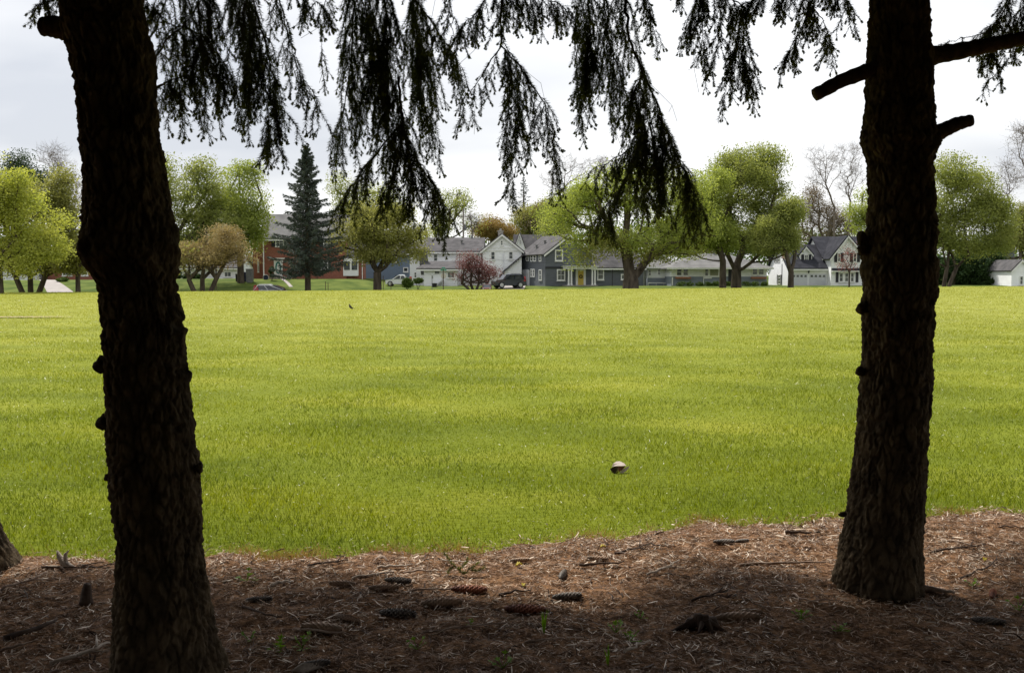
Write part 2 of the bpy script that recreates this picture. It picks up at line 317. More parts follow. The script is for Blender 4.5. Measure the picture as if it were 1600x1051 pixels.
# road beyond the crest
grid_mesh('road', np.linspace(-120, 120, 60), np.linspace(103, 112, 10), lambda x, y: crest(x) * 0.6 - 1.12 + 0.012, M['asphalt'])
def strip(name, pts, mat, dz=0.02):           # list of (left px, right px, Y)
    V = []; n = 14; Q = []
    for (a, b, y) in pts:
        for k in range(n + 1):
            x = PX(a + (b - a) * k / n, y); V.append((x, y, float(hz(x, y)) + dz))
    for r in range(len(pts) - 1):
        for k in range(n):
            i = r * (n + 1) + k; Q.append((i, i + 1, i + n + 2, i + n + 1))
    o = mesh_np(name, V, Q, mat, smooth=True); o['kind'] = 'structure'; return o
def lerp_rows(rows, step=0.7):
    out = []
    for a, b in zip(rows[:-1], rows[1:]):
        k = max(2, int((b[2] - a[2]) / step))
        for i in range(k): t = i / k; out.append(tuple(a[j] + (b[j] - a[j]) * t for j in range(3)))
    return out + [rows[-1]]
strip('driveway', lerp_rows([(80, 128, 112.5), (76, 118, 120), (66, 92, 128), (58, 74, 138)]), M['concrete'], 0.03)
strip('driveway', lerp_rows([(762, 812, 112.5), (775, 818, 122), (785, 822, 133)]), M['concrete'], 0.03)
strip('path', lerp_rows([(514, 532, 112.5), (513, 526, 118)]), M['concrete'], 0.03)
strip('path', lerp_rows([(453, 459, 123), (439, 444, 130)]), M['concrete'], 0.03)
# ------------------------------------------------------------------ grass
rng = np.random.default_rng(7); R = random.Random(11)
def blades(n, y0, y1, wk, hk, seed, name, label, mat, xr=0.62, edge=False):
    g = np.random.default_rng(seed)
    y = y0 * np.exp(g.random(n) * math.log(y1 / y0)); x = (g.random(n) * 2 - 1) * (xr * y + 0.6)
    bd = border(x)
    keep = y > bd - 0.07 + 0.30 * g.random(n) ** 2 + .05 * np.sin(x * 13 + 3 * np.sin(x * 5))
    x, y, bd = x[keep], y[keep], bd[keep]; n = len(x)
    z = hz(x, y)
    w = wk * (0.7 + 0.6 * g.random(n)) * (0.4 + 0.6 * y / 6.0) ; w = np.minimum(w, 0.05)
    patch = 0.75 + 0.35 * np.sin(x * 1.9 + 2 * np.sin(y * 0.9)) * np.sin(y * 1.3 + x * 0.6)
    h = hk * (0.45 + 0.75 * g.random(n) + 0.9 * (g.random(n) > .96)) * patch * (0.7 + 0.3 * np.clip((y - bd) / 0.5, 0, 1)) * (1 + 0.008 * y)
    a = g.random(n) * 2 * math.pi; lean = (0.25 + 1.5 * g.random(n) ** 1.3) * h
    b = g.random(n) * 2 * math.pi
    ux, uy = np.cos(a) * w / 2, np.sin(a) * w / 2; lx, ly = np.cos(b) * lean, np.sin(b) * lean
    V = np.zeros((n, 5, 3))
    V[:, 0] = np.stack([x - ux, y - uy, z - 0.004], -1); V[:, 1] = np.stack([x + ux, y + uy, z - 0.004], -1)
    V[:, 2] = np.stack([x + ux * .8 + lx * .35, y + uy * .8 + ly * .35, z + h * .6], -1); V[:, 3] = np.stack([x - ux * .8 + lx * .35, y - uy * .8 + ly * .35, z + h * .6], -1)
    V[:, 4] = np.stack([x + lx, y + ly, z + h], -1)
    k = np.arange(n)[:, None] * 5
    T = np.concatenate([k + np.array([[0, 1, 2]]), k + np.array([[0, 2, 3]]), k + np.array([[3, 2, 4]])])
    o = mesh_np(name, V.reshape(-1, 3), T, mat, rnd=np.repeat(g.random(n), 5)); tag(o, label, 'grass', kind='stuff'); return o
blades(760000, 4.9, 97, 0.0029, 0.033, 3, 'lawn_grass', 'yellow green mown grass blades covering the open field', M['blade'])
def glints():  # pale flecks stand in for glints on the grass, highlight put into their colour
    g = np.random.default_rng(15); n = 9000; y = 5.2 * np.exp(g.random(n) * math.log(60 / 5.2)); x = (g.random(n) * 2 - 1) * (.6 * y + .5); k = y > border(x) + .05; x, y = x[k], y[k]; n = len(x)
    z = hz(x, y) + .012 + .02 * g.random(n); a = g.random(n) * 6.28; L = (.005 + .013 * g.random(n) ** 2) * (.6 + .07 * y); w = .0016 * (.5 + .11 * y); c = np.stack([x, y, z], -1)
    d = np.stack([np.cos(a), np.sin(a), g.normal(0, .5, n)], -1) * L[:, None]; s_ = np.stack([-np.sin(a), np.cos(a), g.normal(0, .5, n)], -1) * w[:, None]
    V = np.stack([c - d, c + s_, c + d, c - s_], 1).reshape(-1, 3)
    o = mesh_np('glint_flecks', V, np.arange(n * 4).reshape(-1, 4), M['glints'], rnd=np.repeat(g.random(n), 4)); tag(o, 'tiny pale flecks painted in as glints all over the mown lawn', 'flecks', kind='stuff')
glints()
def dead_edge():
    g = np.random.default_rng(5); n = 3200
    c = np.array([-1.2, -1.32, -1.05, 0.45, 1.15, 2.7, -0.6, -0.3]); ci = g.integers(0, len(c), n)
    x = np.where(g.random(n) < 0.55, c[ci] + g.normal(0, 0.09, n), g.random(n) * 8 - 4)
    y = border(x) + g.normal(0.05, 0.07, n); z = hz(x, y); h = 0.02 + 0.045 * g.random(n); w = 0.003
    a = g.random(n) * 6.28; b = g.random(n) * 6.28; l = h * (0.3 + g.random(n))
    V = np.zeros((n, 3, 3)); V[:, 0] = np.stack([x - np.cos(a) * w / 2, y - np.sin(a) * w / 2, z], -1); V[:, 1] = np.stack([x + np.cos(a) * w / 2, y + np.sin(a) * w / 2, z], -1)
    V[:, 2] = np.stack([x + np.cos(b) * l, y + np.sin(b) * l, z + h], -1)
    o = mesh_np('dead_grass', V.reshape(-1, 3), np.arange(n * 3).reshape(-1, 3), M['deadblade'], rnd=np.repeat(g.random(n), 3)); tag(o, 'dry orange tan dead grass fringe where the lawn meets the needle litter', 'dead grass', kind='stuff')
dead_edge()
def litter():
    g = np.random.default_rng(9); n = 150000
    y = 2.2 + 3.9 * g.random(n) ** 0.8; x = (g.random(n) * 2 - 1) * (0.56 * y + 0.4)
    k = y < border(x) + g.exponential(.07, n); x, y = x[k], y[k]; n = len(x)
    big = g.random(n) < 0.17
    L = np.where(big, 0.02 + 0.05 * g.random(n) ** 2, 0.010 + 0.014 * g.random(n)); w = np.where(big, 0.0025 + 0.0045 * g.random(n) ** 2, 0.0014 + 0.0008 * g.random(n))
    z = floor_z(x, y) + 0.001 + 0.010 * g.random(n) ** 2; a = g.random(n) * 6.28; tilt = g.normal(0, 0.28, n); roll = g.normal(0, 0.5, n)
    d = np.stack([np.cos(a) * np.cos(tilt), np.sin(a) * np.cos(tilt), np.sin(tilt)], -1)
    s = np.stack([-np.sin(a) * np.cos(roll), np.cos(a) * np.cos(roll), np.sin(roll)], -1)
    c = np.stack([x, y, z], -1); bend = np.stack([-np.sin(a), np.cos(a), 0 * a], -1) * (L * g.normal(0, 0.22, n))[:, None]
    V = np.zeros((n, 6, 3)); hl = (d * L[:, None] / 2); hw = s * w[:, None] / 2
    V[:, 0] = c - hl - hw * .6; V[:, 1] = c - hl + hw * .6; V[:, 2] = c + bend + hw; V[:, 3] = c + bend - hw; V[:, 4] = c + hl + hw * .3; V[:, 5] = c + hl - hw * .3
    i = np.arange(n)[:, None] * 6
    Q = np.concatenate([i + np.array([[0, 1, 2, 3]]), i + np.array([[3, 2, 4, 5]])])
    r = np.clip(g.random(n) * 0.75 + np.where(big, 0.45 * g.random(n), 0) + 0.12 * sm(4.3, 5.2, y), 0, 1)
    o = mesh_np('needle_litter', V.reshape(-1, 3), Q, M['litter'], rnd=np.repeat(r, 6)); tag(o, 'brown fallen spruce needles and bits of twig carpeting the ground under the trees', 'litter', kind='stuff')
litter()
def chips(n, mat, seed, name, label, l0, l1, w0, w1):
    g = np.random.default_rng(seed); y = 2.6 + 3.5 * g.random(n) ** .55; x = (g.random(n) * 2 - 1) * (.56 * y + .3); k = (y < border(x) + .02 + g.exponential(.07, n)) & (np.sin(x * 3.1 + y * 5) + np.sin(x * 7.3 - y * 3) + g.normal(0, 1.1, n) > -.4); x, y = x[k], y[k]; n = len(x)
    a = g.random(n) * 6.28; L = l0 + (l1 - l0) * g.random(n) ** 2.2; w = w0 + (w1 - w0) * g.random(n) ** 2; z = np.where(y > border(x) + .05, hz(x, y) + .012, floor_z(x, y)) + .004 + .010 * g.random(n); t = g.normal(0, .3, n)
    d = np.stack([np.cos(a), np.sin(a), t], -1) * L[:, None] / 2; s_ = np.stack([-np.sin(a), np.cos(a), g.normal(0, .4, n)], -1) * w[:, None] / 2; b = np.stack([-np.sin(a), np.cos(a), .3 + 0 * a], -1) * (L * g.normal(0, .15, n))[:, None]; c = np.stack([x, y, z], -1); th = np.array([0, 0, .0018])
    V = np.stack([c - d - s_ * .5, c - d + s_ * .7, c + b + s_ * 1.1, c + b - s_, c + d * .9 + s_ * .6, c + d - s_ * .4, c - d - th, c + b - th, c + d - th], 1).reshape(-1, 3); i = np.arange(n)[:, None] * 9
    Q = np.concatenate([i + np.array([[0, 1, 2, 3]]), i + np.array([[3, 2, 4, 5]]), i + np.array([[0, 3, 7, 6]]), i + np.array([[3, 5, 8, 7]])])
    o = mesh_np(name, V, Q, M[mat], rnd=np.repeat(g.random(n), 9)); tag(o, label, 'litter', kind='stuff')
chips(23000, 'chip', 31, 'wood_chips', 'pale dry cone scales, bark chips and bits of twig strewn over the needle litter', .008, .065, .0016, .0065)
chips(6000, 'chipdark', 32, 'bark_flakes', 'dark bark flakes and rotten twig bits strewn over the needle litter', .01, .07, .003, .010)
# ------------------------------------------------------------------ foreground spruces
def ground_Y(py, z=0.0): d = ray(800, py); t = (z - CAM_H) / d.z; return d.y * t
def trunk(name, parent, Y, prof, ztop, knots, nt_=260, nz=620, seed=0, flare=None):
    """prof: list of (py, pxL, pxR) outlines of the trunk; returns centre function"""
    zc = [P((l + r) / 2, py, Y).z for py, l, r in prof]; xc = [P((l + r) / 2, py, Y).x for py, l, r in prof]
    rr = [((r - l) / 2 - 4) / F_PX * Y * 0.985 for py, l, r in prof]
    order = np.argsort(zc); zc = np.array(zc)[order]; xc = np.array(xc)[order]; rr = np.array(rr)[order]
    slope = (xc[-1] - xc[-4]) / (zc[-1] - zc[-4])
    zc = np.append(zc, ztop); xc = np.append(xc, xc[-1] + slope * 0.4 * (ztop - zc[-2])); rr = np.append(rr, rr[-1] * 0.25)
    zvis = 3.6
    zs = np.concatenate([np.linspace(-0.12, zvis, nz), np.linspace(zvis + .1, ztop, 60)])
    th = np.linspace(0, 2 * math.pi, nt_, endpoint=False); nzz = len(zs)
    V = np.zeros((nzz, nt_, 3)); att = np.zeros((nzz, nt_))
    kn = []
    for (kx, ky, kr, kh) in knots: kp = P(kx, ky, Y - 0.16); kn.append((kp.x, kp.z, kr, kh))
    for i, z in enumerate(zs):
        cx = np.interp(z, zc, xc); r0 = np.interp(z, zc, rr)
        for j, a in enumerate(th):
            ca, sa = math.cos(a), math.sin(a)
            p = Vector((ca * r0, sa * r0, z))
            d0 = 0.010 * noise.noise(Vector((ca * 1.4, sa * 1.4, z * 2.2 + seed)))
            disp = d0
            at = 0.5
            if z < zvis:
                q = Vector((ca * r0 * 32, sa * r0 * 32, z * 13 + seed)); q += Vector((noise.noise(q * 0.5), noise.noise(q * 0.5 + Vector((7, 3, 1))), noise.noise(q * .4))) * 0.7
                ds, dp = noise.voronoi(q); e = min(ds[1] - ds[0], 0.4) / 0.4
                plate = noise.cell(dp[0] * 7.7)
                disp += -0.008 * (1 - e) ** 3 + 0.0045 * plate + 0.008 * noise.noise(Vector((ca * r0 * 60, sa * r0 * 60, z * 34))) + 0.007 * noise.noise(Vector((ca * r0 * 150, sa * r0 * 150, z * 90)))
                q2 = Vector((ca * r0 * 11, sa * r0 * 11, z * 5 + seed * 3))
                disp += 0.007 * max(0, noise.noise(q2))
                at = 0.05 + 0.95 * e * (0.25 + 0.75 * (plate * .5 + .5))
                if z < 0.45: disp += (0.45 - z) ** 2 * 0.22 * max(0, noise.noise(Vector((ca * 1.8, sa * 1.8, seed + 4))) + 0.25)
            rj = r0 + disp
            x = cx + ca * rj; y = Y + sa * rj
            if z < zvis:
                for (kx, kz, kr, kh) in kn:
                    dd = (x - kx) ** 2 + (z - kz) ** 2
                    if dd < 9 * kr * kr and sa < 0.35:
                        q = math.sqrt(dd) / kr; g_ = math.exp(-q * q * 1.3)
                        b = kh * (g_ - (1.5 if kh < 0.03 else 0) * math.exp(-q * q * 6)); at *= 1 - 0.95 * math.exp(-q * q)
                        x += ca * b; y += sa * b
            V[i, j] = (x, y, z + (float(hz(cx, Y))))
            att[i, j] = at
    ii = np.arange(nzz * nt_).reshape(nzz, nt_); jj = np.roll(ii, -1, axis=1)
    Q = np.stack([ii[:-1], jj[:-1], jj[1:], ii[1:]], -1).reshape(-1, 4)
    o = mesh_np('trunk', V.reshape(-1, 3), Q, M['bark'], parent, rnd=att.ravel(), smooth=True)
    return lambda z: Vector((float(np.interp(z, zc, xc)), Y, z))
YL, YR, YE = 3.5, 4.5, 4.85
profL = [(0, 92, 222), (50, 97, 232), (100, 113, 245), (200, 122, 250), (300, 131, 268), (350, 129, 277), (390, 122, 281), (415, 134, 280), (440, 150, 279), (470, 156, 283), (520, 159, 290), (570, 158, 293), (620, 163, 297), (660, 165, 302), (720, 167, 313), (780, 173, 316), (850, 179, 317), (900, 179, 325), (950, 178, 333), (1000, 175, 341), (1051, 171, 357), (1085, 160, 375)]
profR = [(0, 1358, 1452), (50, 1356, 1453), (100, 1354, 1459), (150, 1352, 1460), (200, 1346, 1464), (218, 1344, 1470), (250, 1354, 1461), (300, 1357, 1463), (350, 1353, 1465), (400, 1345, 1464), (450, 1347, 1464), (480, 1345, 1460), (550, 1346, 1456), (600, 1342, 1456), (700, 1334, 1450), (800, 1319, 1446), (850, 1310, 1443), (900, 1302, 1441), (930, 1296, 1441), (960, 1284, 1448)]
profE = [(0, -130, -40), (400, -130, -32), (700, -128, -22), (790, -124, -8), (830, -122, 2), (860, -125, 18), (885, -132, 34), (905, -140, 48), (925, -150, 56)]
tL = empty('spruce_tree', (P(260, 1000, YL).x, YL, 0), 'large foreground spruce with knobby bark at left, trunk bulging at mid height', 'spruce tree')
cL = trunk('trunk', tL, YL, profL, 15, [(258, 372, .06, .02), (258, 510, .038, .025), (262, 585, .028, .02), (262, 675, .03, .02), (245, 775, .03, .022), (250, 853, .042, .024), (200, 752, .03, .015), (180, 905, .03, .012), (135, 385, .05, .02), (185, 440, .04, .018)], seed=2)
tR = empty('spruce_tree', (P(1385, 900, YR).x, YR, 0), 'dark foreground spruce at right with two sawn branch stubs', 'spruce tree')
cR = trunk('trunk', tR, YR, profR, 15, [(1343, 388, .03, .012), (1316, 805, .012, .02), (1400, 520, .03, .02), (1420, 700, .03, .018), (1390, 620, .03, .015), (1345, 215, .03, .015), (1466, 212, .05, .02)], seed=23)
tE = empty('spruce_tree', (P(-55, 900, YE).x, YE, 0), 'spruce cut by the left photo edge, only its flared root base visible', 'spruce tree')
cE = trunk('trunk', tE, YE, profE, 15, [], seed=41, nt_=160, nz=260)
def stub(parent, pts, r, Y, col='bough_wood', name='branch_stub'):
    mb = MB(); n = len(pts); q = []
    for i in range(len(pts) - 1):
        for k in range(6): t = k / 6; q.append(P(pts[i][0] * (1 - t) + pts[i + 1][0] * t, pts[i][1] * (1 - t) + pts[i + 1][1] * t, Y + (i + t) * 0.0))
    q.append(P(*pts[-1], Y)); rs = []
    for i in range(len(q)):
        t = i / (len(q) - 1); rs.append((r[0] + (r[1] - r[0]) * t) / F_PX * Y * (1 + 0.06 * math.sin(i * 2.3)) * (1 + (0.7 * max(0, 0.18 - t) / 0.18)))
    mb.tube(q, rs, 14)
    mb.v = [tuple(Vector(v) + Vector((noise.noise(Vector(v) * 38), noise.noise(Vector(v) * 38 + Vector((5, 1, 2))), noise.noise(Vector(v) * 30 + Vector((9, 4, 7))))) * .003) for v in mb.v]
    mb.build(name, M[col], parent, smooth=True)
stub(tR, [(1400, 95), (1352, 112), (1312, 128), (1273, 149)], (12, 10), YR - 0.03)
stub(tR, [(1440, 225), (1468, 206), (1495, 194), (1518, 188)], (14, 9), YR - 0.05)
stub(tR, [(1420, 105), (1458, 87), (1505, 79), (1560, 68), (1610, 58), (1700, 30), (1850, -40)], (15, 8), YR, name='branch')
stub(tL, [(150, 48), (110, 46), (85, 42), (64, 42)], (22, 14), YL - 0.02)
def knob(parent, px, py, Y, r, sx=1.0):
    c = P(px, py, Y); r = r / F_PX * Y; m = MB(); vs = []; n, k = 9, 12
    for i in range(n + 1):
        for j in range(k):
            a = math.pi * i / n; b = 6.2832 * j / k; d = Vector((math.sin(a) * math.cos(b) * sx, math.sin(a) * math.sin(b), math.cos(a))); vs.append(c + d * r * (1 + .5 * noise.noise(d * 2.1 + c) + .25 * noise.noise(d * 6 + c)))
    m.add(vs, [(i * k + j, i * k + (j + 1) % k, (i + 1) * k + (j + 1) % k, (i + 1) * k + j) for i in range(n) for j in range(k)]); m.build('knob', M['bark'], parent, smooth=True)
for q in ((162, 569, 14, 1), (165, 659, 13, 1), (134, 395, 16, .7), (172, 745, 8, 1), (312, 730, 9, .6)): knob(tL, q[0], q[1], YL - .02, q[2], q[3])
for q in ((1349, 481, 10, 1), (1344, 580, 7, 1), (1350, 390, 9, 1.2), (1317, 803, 4, 1.6), (1452, 295, 10, .8), (1346, 372, 12, .6)): knob(tR, q[0], q[1], YR - .02, q[2], q[3])
# ---- needles on twig curves
class Needles:
    def __init__(s): s.P = []; s.T = []; s.L = []; s.K = []; s.tw = MB()
    def twig(s, pts, r, nl, per_m, new=False):
        pts = [Vector(p) for p in pts]
        for a, b in zip(pts[:-1], pts[1:]):
            d = b - a; l = d.length
            if l < 1e-5: continue
            n = max(1, int(l * per_m)); t = d / l
            for k in range(n):
                s.P.append(tuple(a + d * (k + R.random()) / n)); s.T.append(tuple(t)); s.L.append(nl); s.K.append(1 if new else 0)
        if not new: s.tw.tube(pts, [r * (1 - 0.7 * i / (len(pts) - 1)) for i in range(len(pts))], 4, False)
    def build(s, parent, name='bough'):
        g = np.random.default_rng(len(s.P)); Pn = np.array(s.P); T = np.array(s.T); n = len(Pn); L = np.array(s.L) * (0.7 + 0.5 * g.random(n)); K = np.array(s.K)
        rnd = g.normal(size=(n, 3)); rnd -= T * np.sum(rnd * T, 1, keepdims=True); rnd /= np.linalg.norm(rnd, axis=1, keepdims=True) + 1e-9
        d = T * 0.7 + rnd * 1.0; d /= np.linalg.norm(d, axis=1, keepdims=True)
        w = np.cross(d, g.normal(size=(n, 3))); w /= np.linalg.norm(w, axis=1, keepdims=True) + 1e-9; w *= (0.0012 + 0.0008 * K)[:, None]
        V = np.stack([Pn - w, Pn + w, Pn + d * L[:, None] * 0.8 + w * 0.6, Pn + d * L[:, None]], 1).reshape(-1, 3)
        i = np.arange(n)[:, None] * 4; Fc = np.concatenate([i + np.array([[0, 1, 2, 3]])])
        br = link_mesh_from(s.tw, name, parent)
        nd = mesh_np('needles', V, Fc, [M['needle'], M['newtip']], br, rnd=np.repeat(g.random(n), 4), mi=K)
        return br
def link_mesh_from(mb, name, parent): return mb.build(name, M['bough_wood'], parent, smooth=True)
def strand(N, p0, d0, L, sub=True, dens=650, sideY=1.0, tip=0.35):
    """hanging branchlet: starts along d0, bends down; herringbone side twigs"""
    n = max(4, int(L / 0.022)); p = Vector(p0); d = Vector(d0).normalized(); pts = [p.copy()]
    drift = Vector((R.gauss(0, .06), R.gauss(0, .06), 0))
    for i in range(n):
        t = i / n
        d = (d * 0.80 + Vector((drift.x, drift.y, -0.42)) * 0.6 + Vector((R.gauss(0, .05), R.gauss(0, .05), 0))).normalized()
        p = p + d * (L / n); pts.append(p.copy())
    N.twig(pts, 0.0022, 0.0185, dens * 1.2)
    if sub:
        side = 1; ang = R.random() * math.pi
        for i in range(1, n, 1 if L < .3 else 2):
            if R.random() < 0.35: continue
            t = i / n; sl = (0.035 + 0.085 * R.random()) * (1.15 - 0.6 * t) * (0.7 + min(L, 0.4))
            a = ang + R.gauss(0, .5) + (0 if side > 0 else math.pi); side = -side
            dd = (pts[min(i + 1, n)] - pts[i]).normalized()
            lat = Vector((math.cos(a), math.sin(a) * 0.7, 0)); q = pts[i].copy(); v = (dd * 0.8 + lat * 0.62).normalized(); sp = [q.copy()]
            for k in range(4): v = (v + Vector((0, 0, -0.3))).normalized(); q = q + v * sl / 4; sp.append(q.copy())
            N.twig(sp, 0.0013, 0.0185, dens * 1.15)
            if R.random() < tip: bud(N, sp[-1], v)
    for k in range(3):
        v = ((pts[-1] - pts[-2]).normalized() + Vector((R.gauss(0, .45), R.gauss(0, .4), 0))).normalized(); l = 0.025 + 0.02 * R.random()
        N.twig([pts[-1], pts[-1] + v * l], 0.0012, 0.010, dens); bud(N, pts[-1] + v * l, v)
def bud(N, p, v):
    for k in range(1): N.twig([p, p + v * (0.010 + 0.008 * R.random())], 0.001, 0.0085, 2600, new=True)
def bough(parent, specs, name='bough'):
    N = Needles()
    for (Y, stem, n, lmin, lmax, sr) in specs:
        pts = []
        for (a, b) in zip(stem[:-1], stem[1:]):
            for k in range(6): t = k / 6; pts.append((a[0] * (1 - t) + b[0] * t, a[1] * (1 - t) + b[1] * t))
        pts.append(stem[-1]); dY = [0]
        for _ in pts[1:]: dY.append(dY[-1] + R.gauss(0, 0.012))
        W = [P(q[0] + R.gauss(0, 1.2), q[1] + R.gauss(0, 1.2), Y + dd) for q, dd in zip(pts, dY)]
        m = len(W)
        N.tw.tube(W, [sr * (1 - 0.75 * i / (m - 1)) for i in range(m)], 6, False)
        N.twig(W[m // 3:], 0.001, 0.012, 260)
        n = int(n * 1.25)
        for k in range(n):
            t = (k + R.random()) / n * (m - 1.001); i = int(t); f = t - i
            p = W[i] * (1 - f) + W[i + 1] * f; d = (W[i + 1] - W[i]).normalized()
            off = Vector((R.gauss(0, .5), R.gauss(0, 1.0), -0.2)).normalized()
            L = (lmin + (lmax - lmin) * R.random()) / F_PX * Y
            strand(N, p + off * 0.01, d * 0.5 + off * 0.9, L)
        strand(N, W[-1], W[-1] - W[-2], 0.10)
    return N.build(parent, name)
def bare(parent, segs, Y):
    for s_ in segs: mb = MB(); mb.tube([P(a, b, Y + R.gauss(0, .01)) for a, b in s_], 0.0011, 4, False); mb.build('bare_twig', M['bough_wood'], parent)
bough(tL, [(4.5, [(235, 100), (262, 62), (300, 25), (330, -30)], 10, 30, 75, .005), (4.55, [(238, 55), (265, -10), (300, -40)], 9, 90, 150, .004),
           (4.5, [(240, 138), (262, 128), (285, 118)], 12, 30, 85, .007), (4.55, [(262, -30), (330, -15), (380, -20)], 19, 120, 235, .006), (4.6, [(285, 40), (325, 62), (350, 100)], 15, 60, 115, .004)])
bough(tL, [(4.75, [(370, -40), (405, 30), (425, 110), (440, 175)], 24, 45, 90, .006), (4.7, [(390, -30), (392, 60), (385, 120)], 16, 60, 110, .004),
           (4.8, [(430, -40), (448, 50), (465, 110), (500, 172)], 14, 30, 60, .004), (4.7, [(455, -30), (480, -5), (505, 10)], 10, 20, 50, .003), (4.75, [(400, 90), (420, 190), (425, 225)], 14, 25, 50, .003)])
bough(tL, [(5.0, [(560, -60), (550, 30), (548, 110), (530, 215)], 30, 40, 95, .006), (4.9, [(590, -50), (610, 50), (600, 150)], 34, 60, 140, .006), (5.1, [(640, -60), (650, 50), (665, 90)], 30, 70, 150, .006),
           (5.0, [(560, -40), (585, 60), (572, 140)], 26, 60, 110, .004), (5.0, [(650, 0), (690, 60), (722, 105)], 16, 25, 60, .004), (5.0, [(520, -30), (505, 20), (502, 100)], 6, 12, 25, .003)])
bough(tL, [(4.95, [(622, 120), (628, 190), (600, 225), (565, 268), (535, 318)], 26, 25, 75, .007), (4.95, [(625, 170), (640, 235), (668, 275), (696, 325)], 26, 30, 75, .006),
           (5.0, [(628, 190), (622, 260), (600, 300)], 18, 25, 50, .004), (4.95, [(630, 200), (645, 280), (640, 310)], 16, 20, 40, .004), (5.0, [(655, 90), (662, 150), (668, 200)], 10, 30, 70, .003)])
bough(tR, [(4.8, [(782, -40), (784, 70), (752, 118), (722, 168)], 14, 20, 42, .005), (4.8, [(784, 70), (815, 108), (850, 160), (858, 200), (872, 262)], 22, 25, 65, .004),
           (4.85, [(790, 80), (798, 120), (792, 200), (800, 285)], 20, 15, 55, .003), (4.85, [(815, 110), (805, 170), (812, 220)], 12, 25, 60, .003),
           (4.75, [(770, -20), (745, 20), (722, 45)], 14, 18, 40, .004), (4.8, [(780, -20), (830, -5), (890, 10)], 24, 25, 60, .005), (4.7, [(700, -40), (705, 20), (712, 80)], 8, 20, 45, .003)])
bough(tR, [(5.2, [(960, -60), (976, 0), (984, 60), (1003, 118), (1030, 165), (1042, 215)], 30, 30, 85, .010), (5.15, [(920, -40), (922, 60), (915, 110)], 30, 40, 95, .006), (5.2, [(940, -30), (952, 60), (962, 120)], 18, 50, 100, .004),
           (5.1, [(1003, 118), (985, 150), (992, 220)], 22, 40, 80, .004), (5.2, [(900, 20), (900, 110), (908, 190)], 10, 15, 35, .003), (5.15, [(1000, -30), (1010, 10), (1022, 50)], 12, 15, 30, .003)])
bough(tR, [(5.2, [(1005, 180), (1000, 225), (965, 245), (932, 262)], 20, 20, 50, .006), (5.2, [(1000, 215), (985, 270), (955, 310), (942, 335)], 20, 25, 60, .005), (5.15, [(1030, 180), (1055, 235), (1075, 280), (1094, 325)], 28, 30, 70, .006), (5.2, [(1015, 190), (1025, 250), (1035, 290)], 24, 25, 60, .005), (5.15, [(1000, 220), (1000, 290), (1005, 305)], 14, 20, 45, .004)])
bough(tR, [(5.0, [(1040, -40), (1100, -10), (1075, 45)], 16, 20, 50, .005), (5.0, [(1100, -30), (1098, 50), (1100, 105)], 12, 12, 28, .003), (4.95, [(1110, -20), (1160, 10), (1155, 60), (1162, 105)], 22, 25, 55, .004), (5.0, [(1155, 60), (1145, 100), (1132, 145)], 10, 12, 25, .003), (5.0, [(1160, 60), (1175, 110), (1176, 135)], 8, 12, 25, .003), (5.0, [(1130, -20), (1125, 40), (1128, 80)], 8, 15, 35, .003)])
bough(tR, [(4.7, [(1300, -40), (1260, -5), (1200, -10), (1170, 5)], 26, 20, 48, .005), (4.7, [(1268, 0), (1250, 50), (1232, 88)], 12, 15, 32, .003), (4.7, [(1270, 10), (1290, 40), (1300, 72)], 10, 14, 30, .003), (4.65, [(1290, -30), (1320, -10), (1325, 15)], 9, 14, 34, .003)])
bough(tR, [(5.0, [(1650, -60), (1590, -20), (1560, 30), (1548, 45)], 24, 20, 60, .006), (4.9, [(1640, -30), (1600, 10), (1585, 40)], 18, 25, 60, .004), (4.8, [(1610, 50), (1590, 75), (1572, 100), (1552, 120)], 5, 6, 14, .003), (4.6, [(1620, 60), (1560, 48), (1500, 60), (1462, 74)], 8, 6, 14, .003), (4.7, [(1560, 62), (1545, 80), (1542, 88)], 8, 8, 18, .002)])
bough(tL, [(4.3, [(60, -40), (75, -12), (62, 8)], 6, 8, 20, .003), (4.3, [(95, -30), (85, -5), (90, 5)], 4, 8, 16, .003)])
bough(tL, [(4.2, [(215, -30), (232, 5), (238, 15)], 5, 10, 20, .003)])
bare(tR, [[(1003, 118), (1035, 150), (1050, 165), (1058, 190)], [(905, 155), (930, 140), (955, 128)], [(1050, 165), (1045, 175)], [(960, 180), (963, 210), (975, 240)]], 5.2)
bare(tR, [[(820, 110), (845, 130), (853, 165)], [(770, 40), (740, 80), (720, 98), (700, 130)], [(790, 170), (788, 250)], [(742, 170), (741, 210)]], 4.8)
bare(tR, [[(1083, 65), (1085, 110), (1092, 145)], [(1085, 105), (1075, 110)], [(1590, 90), (1600, 80)]], 5.0)
bare(tL, [[(505, 110), (499, 130)], [(668, 60), (680, 0)], [(470, 60), (495, 45)]], 4.95)
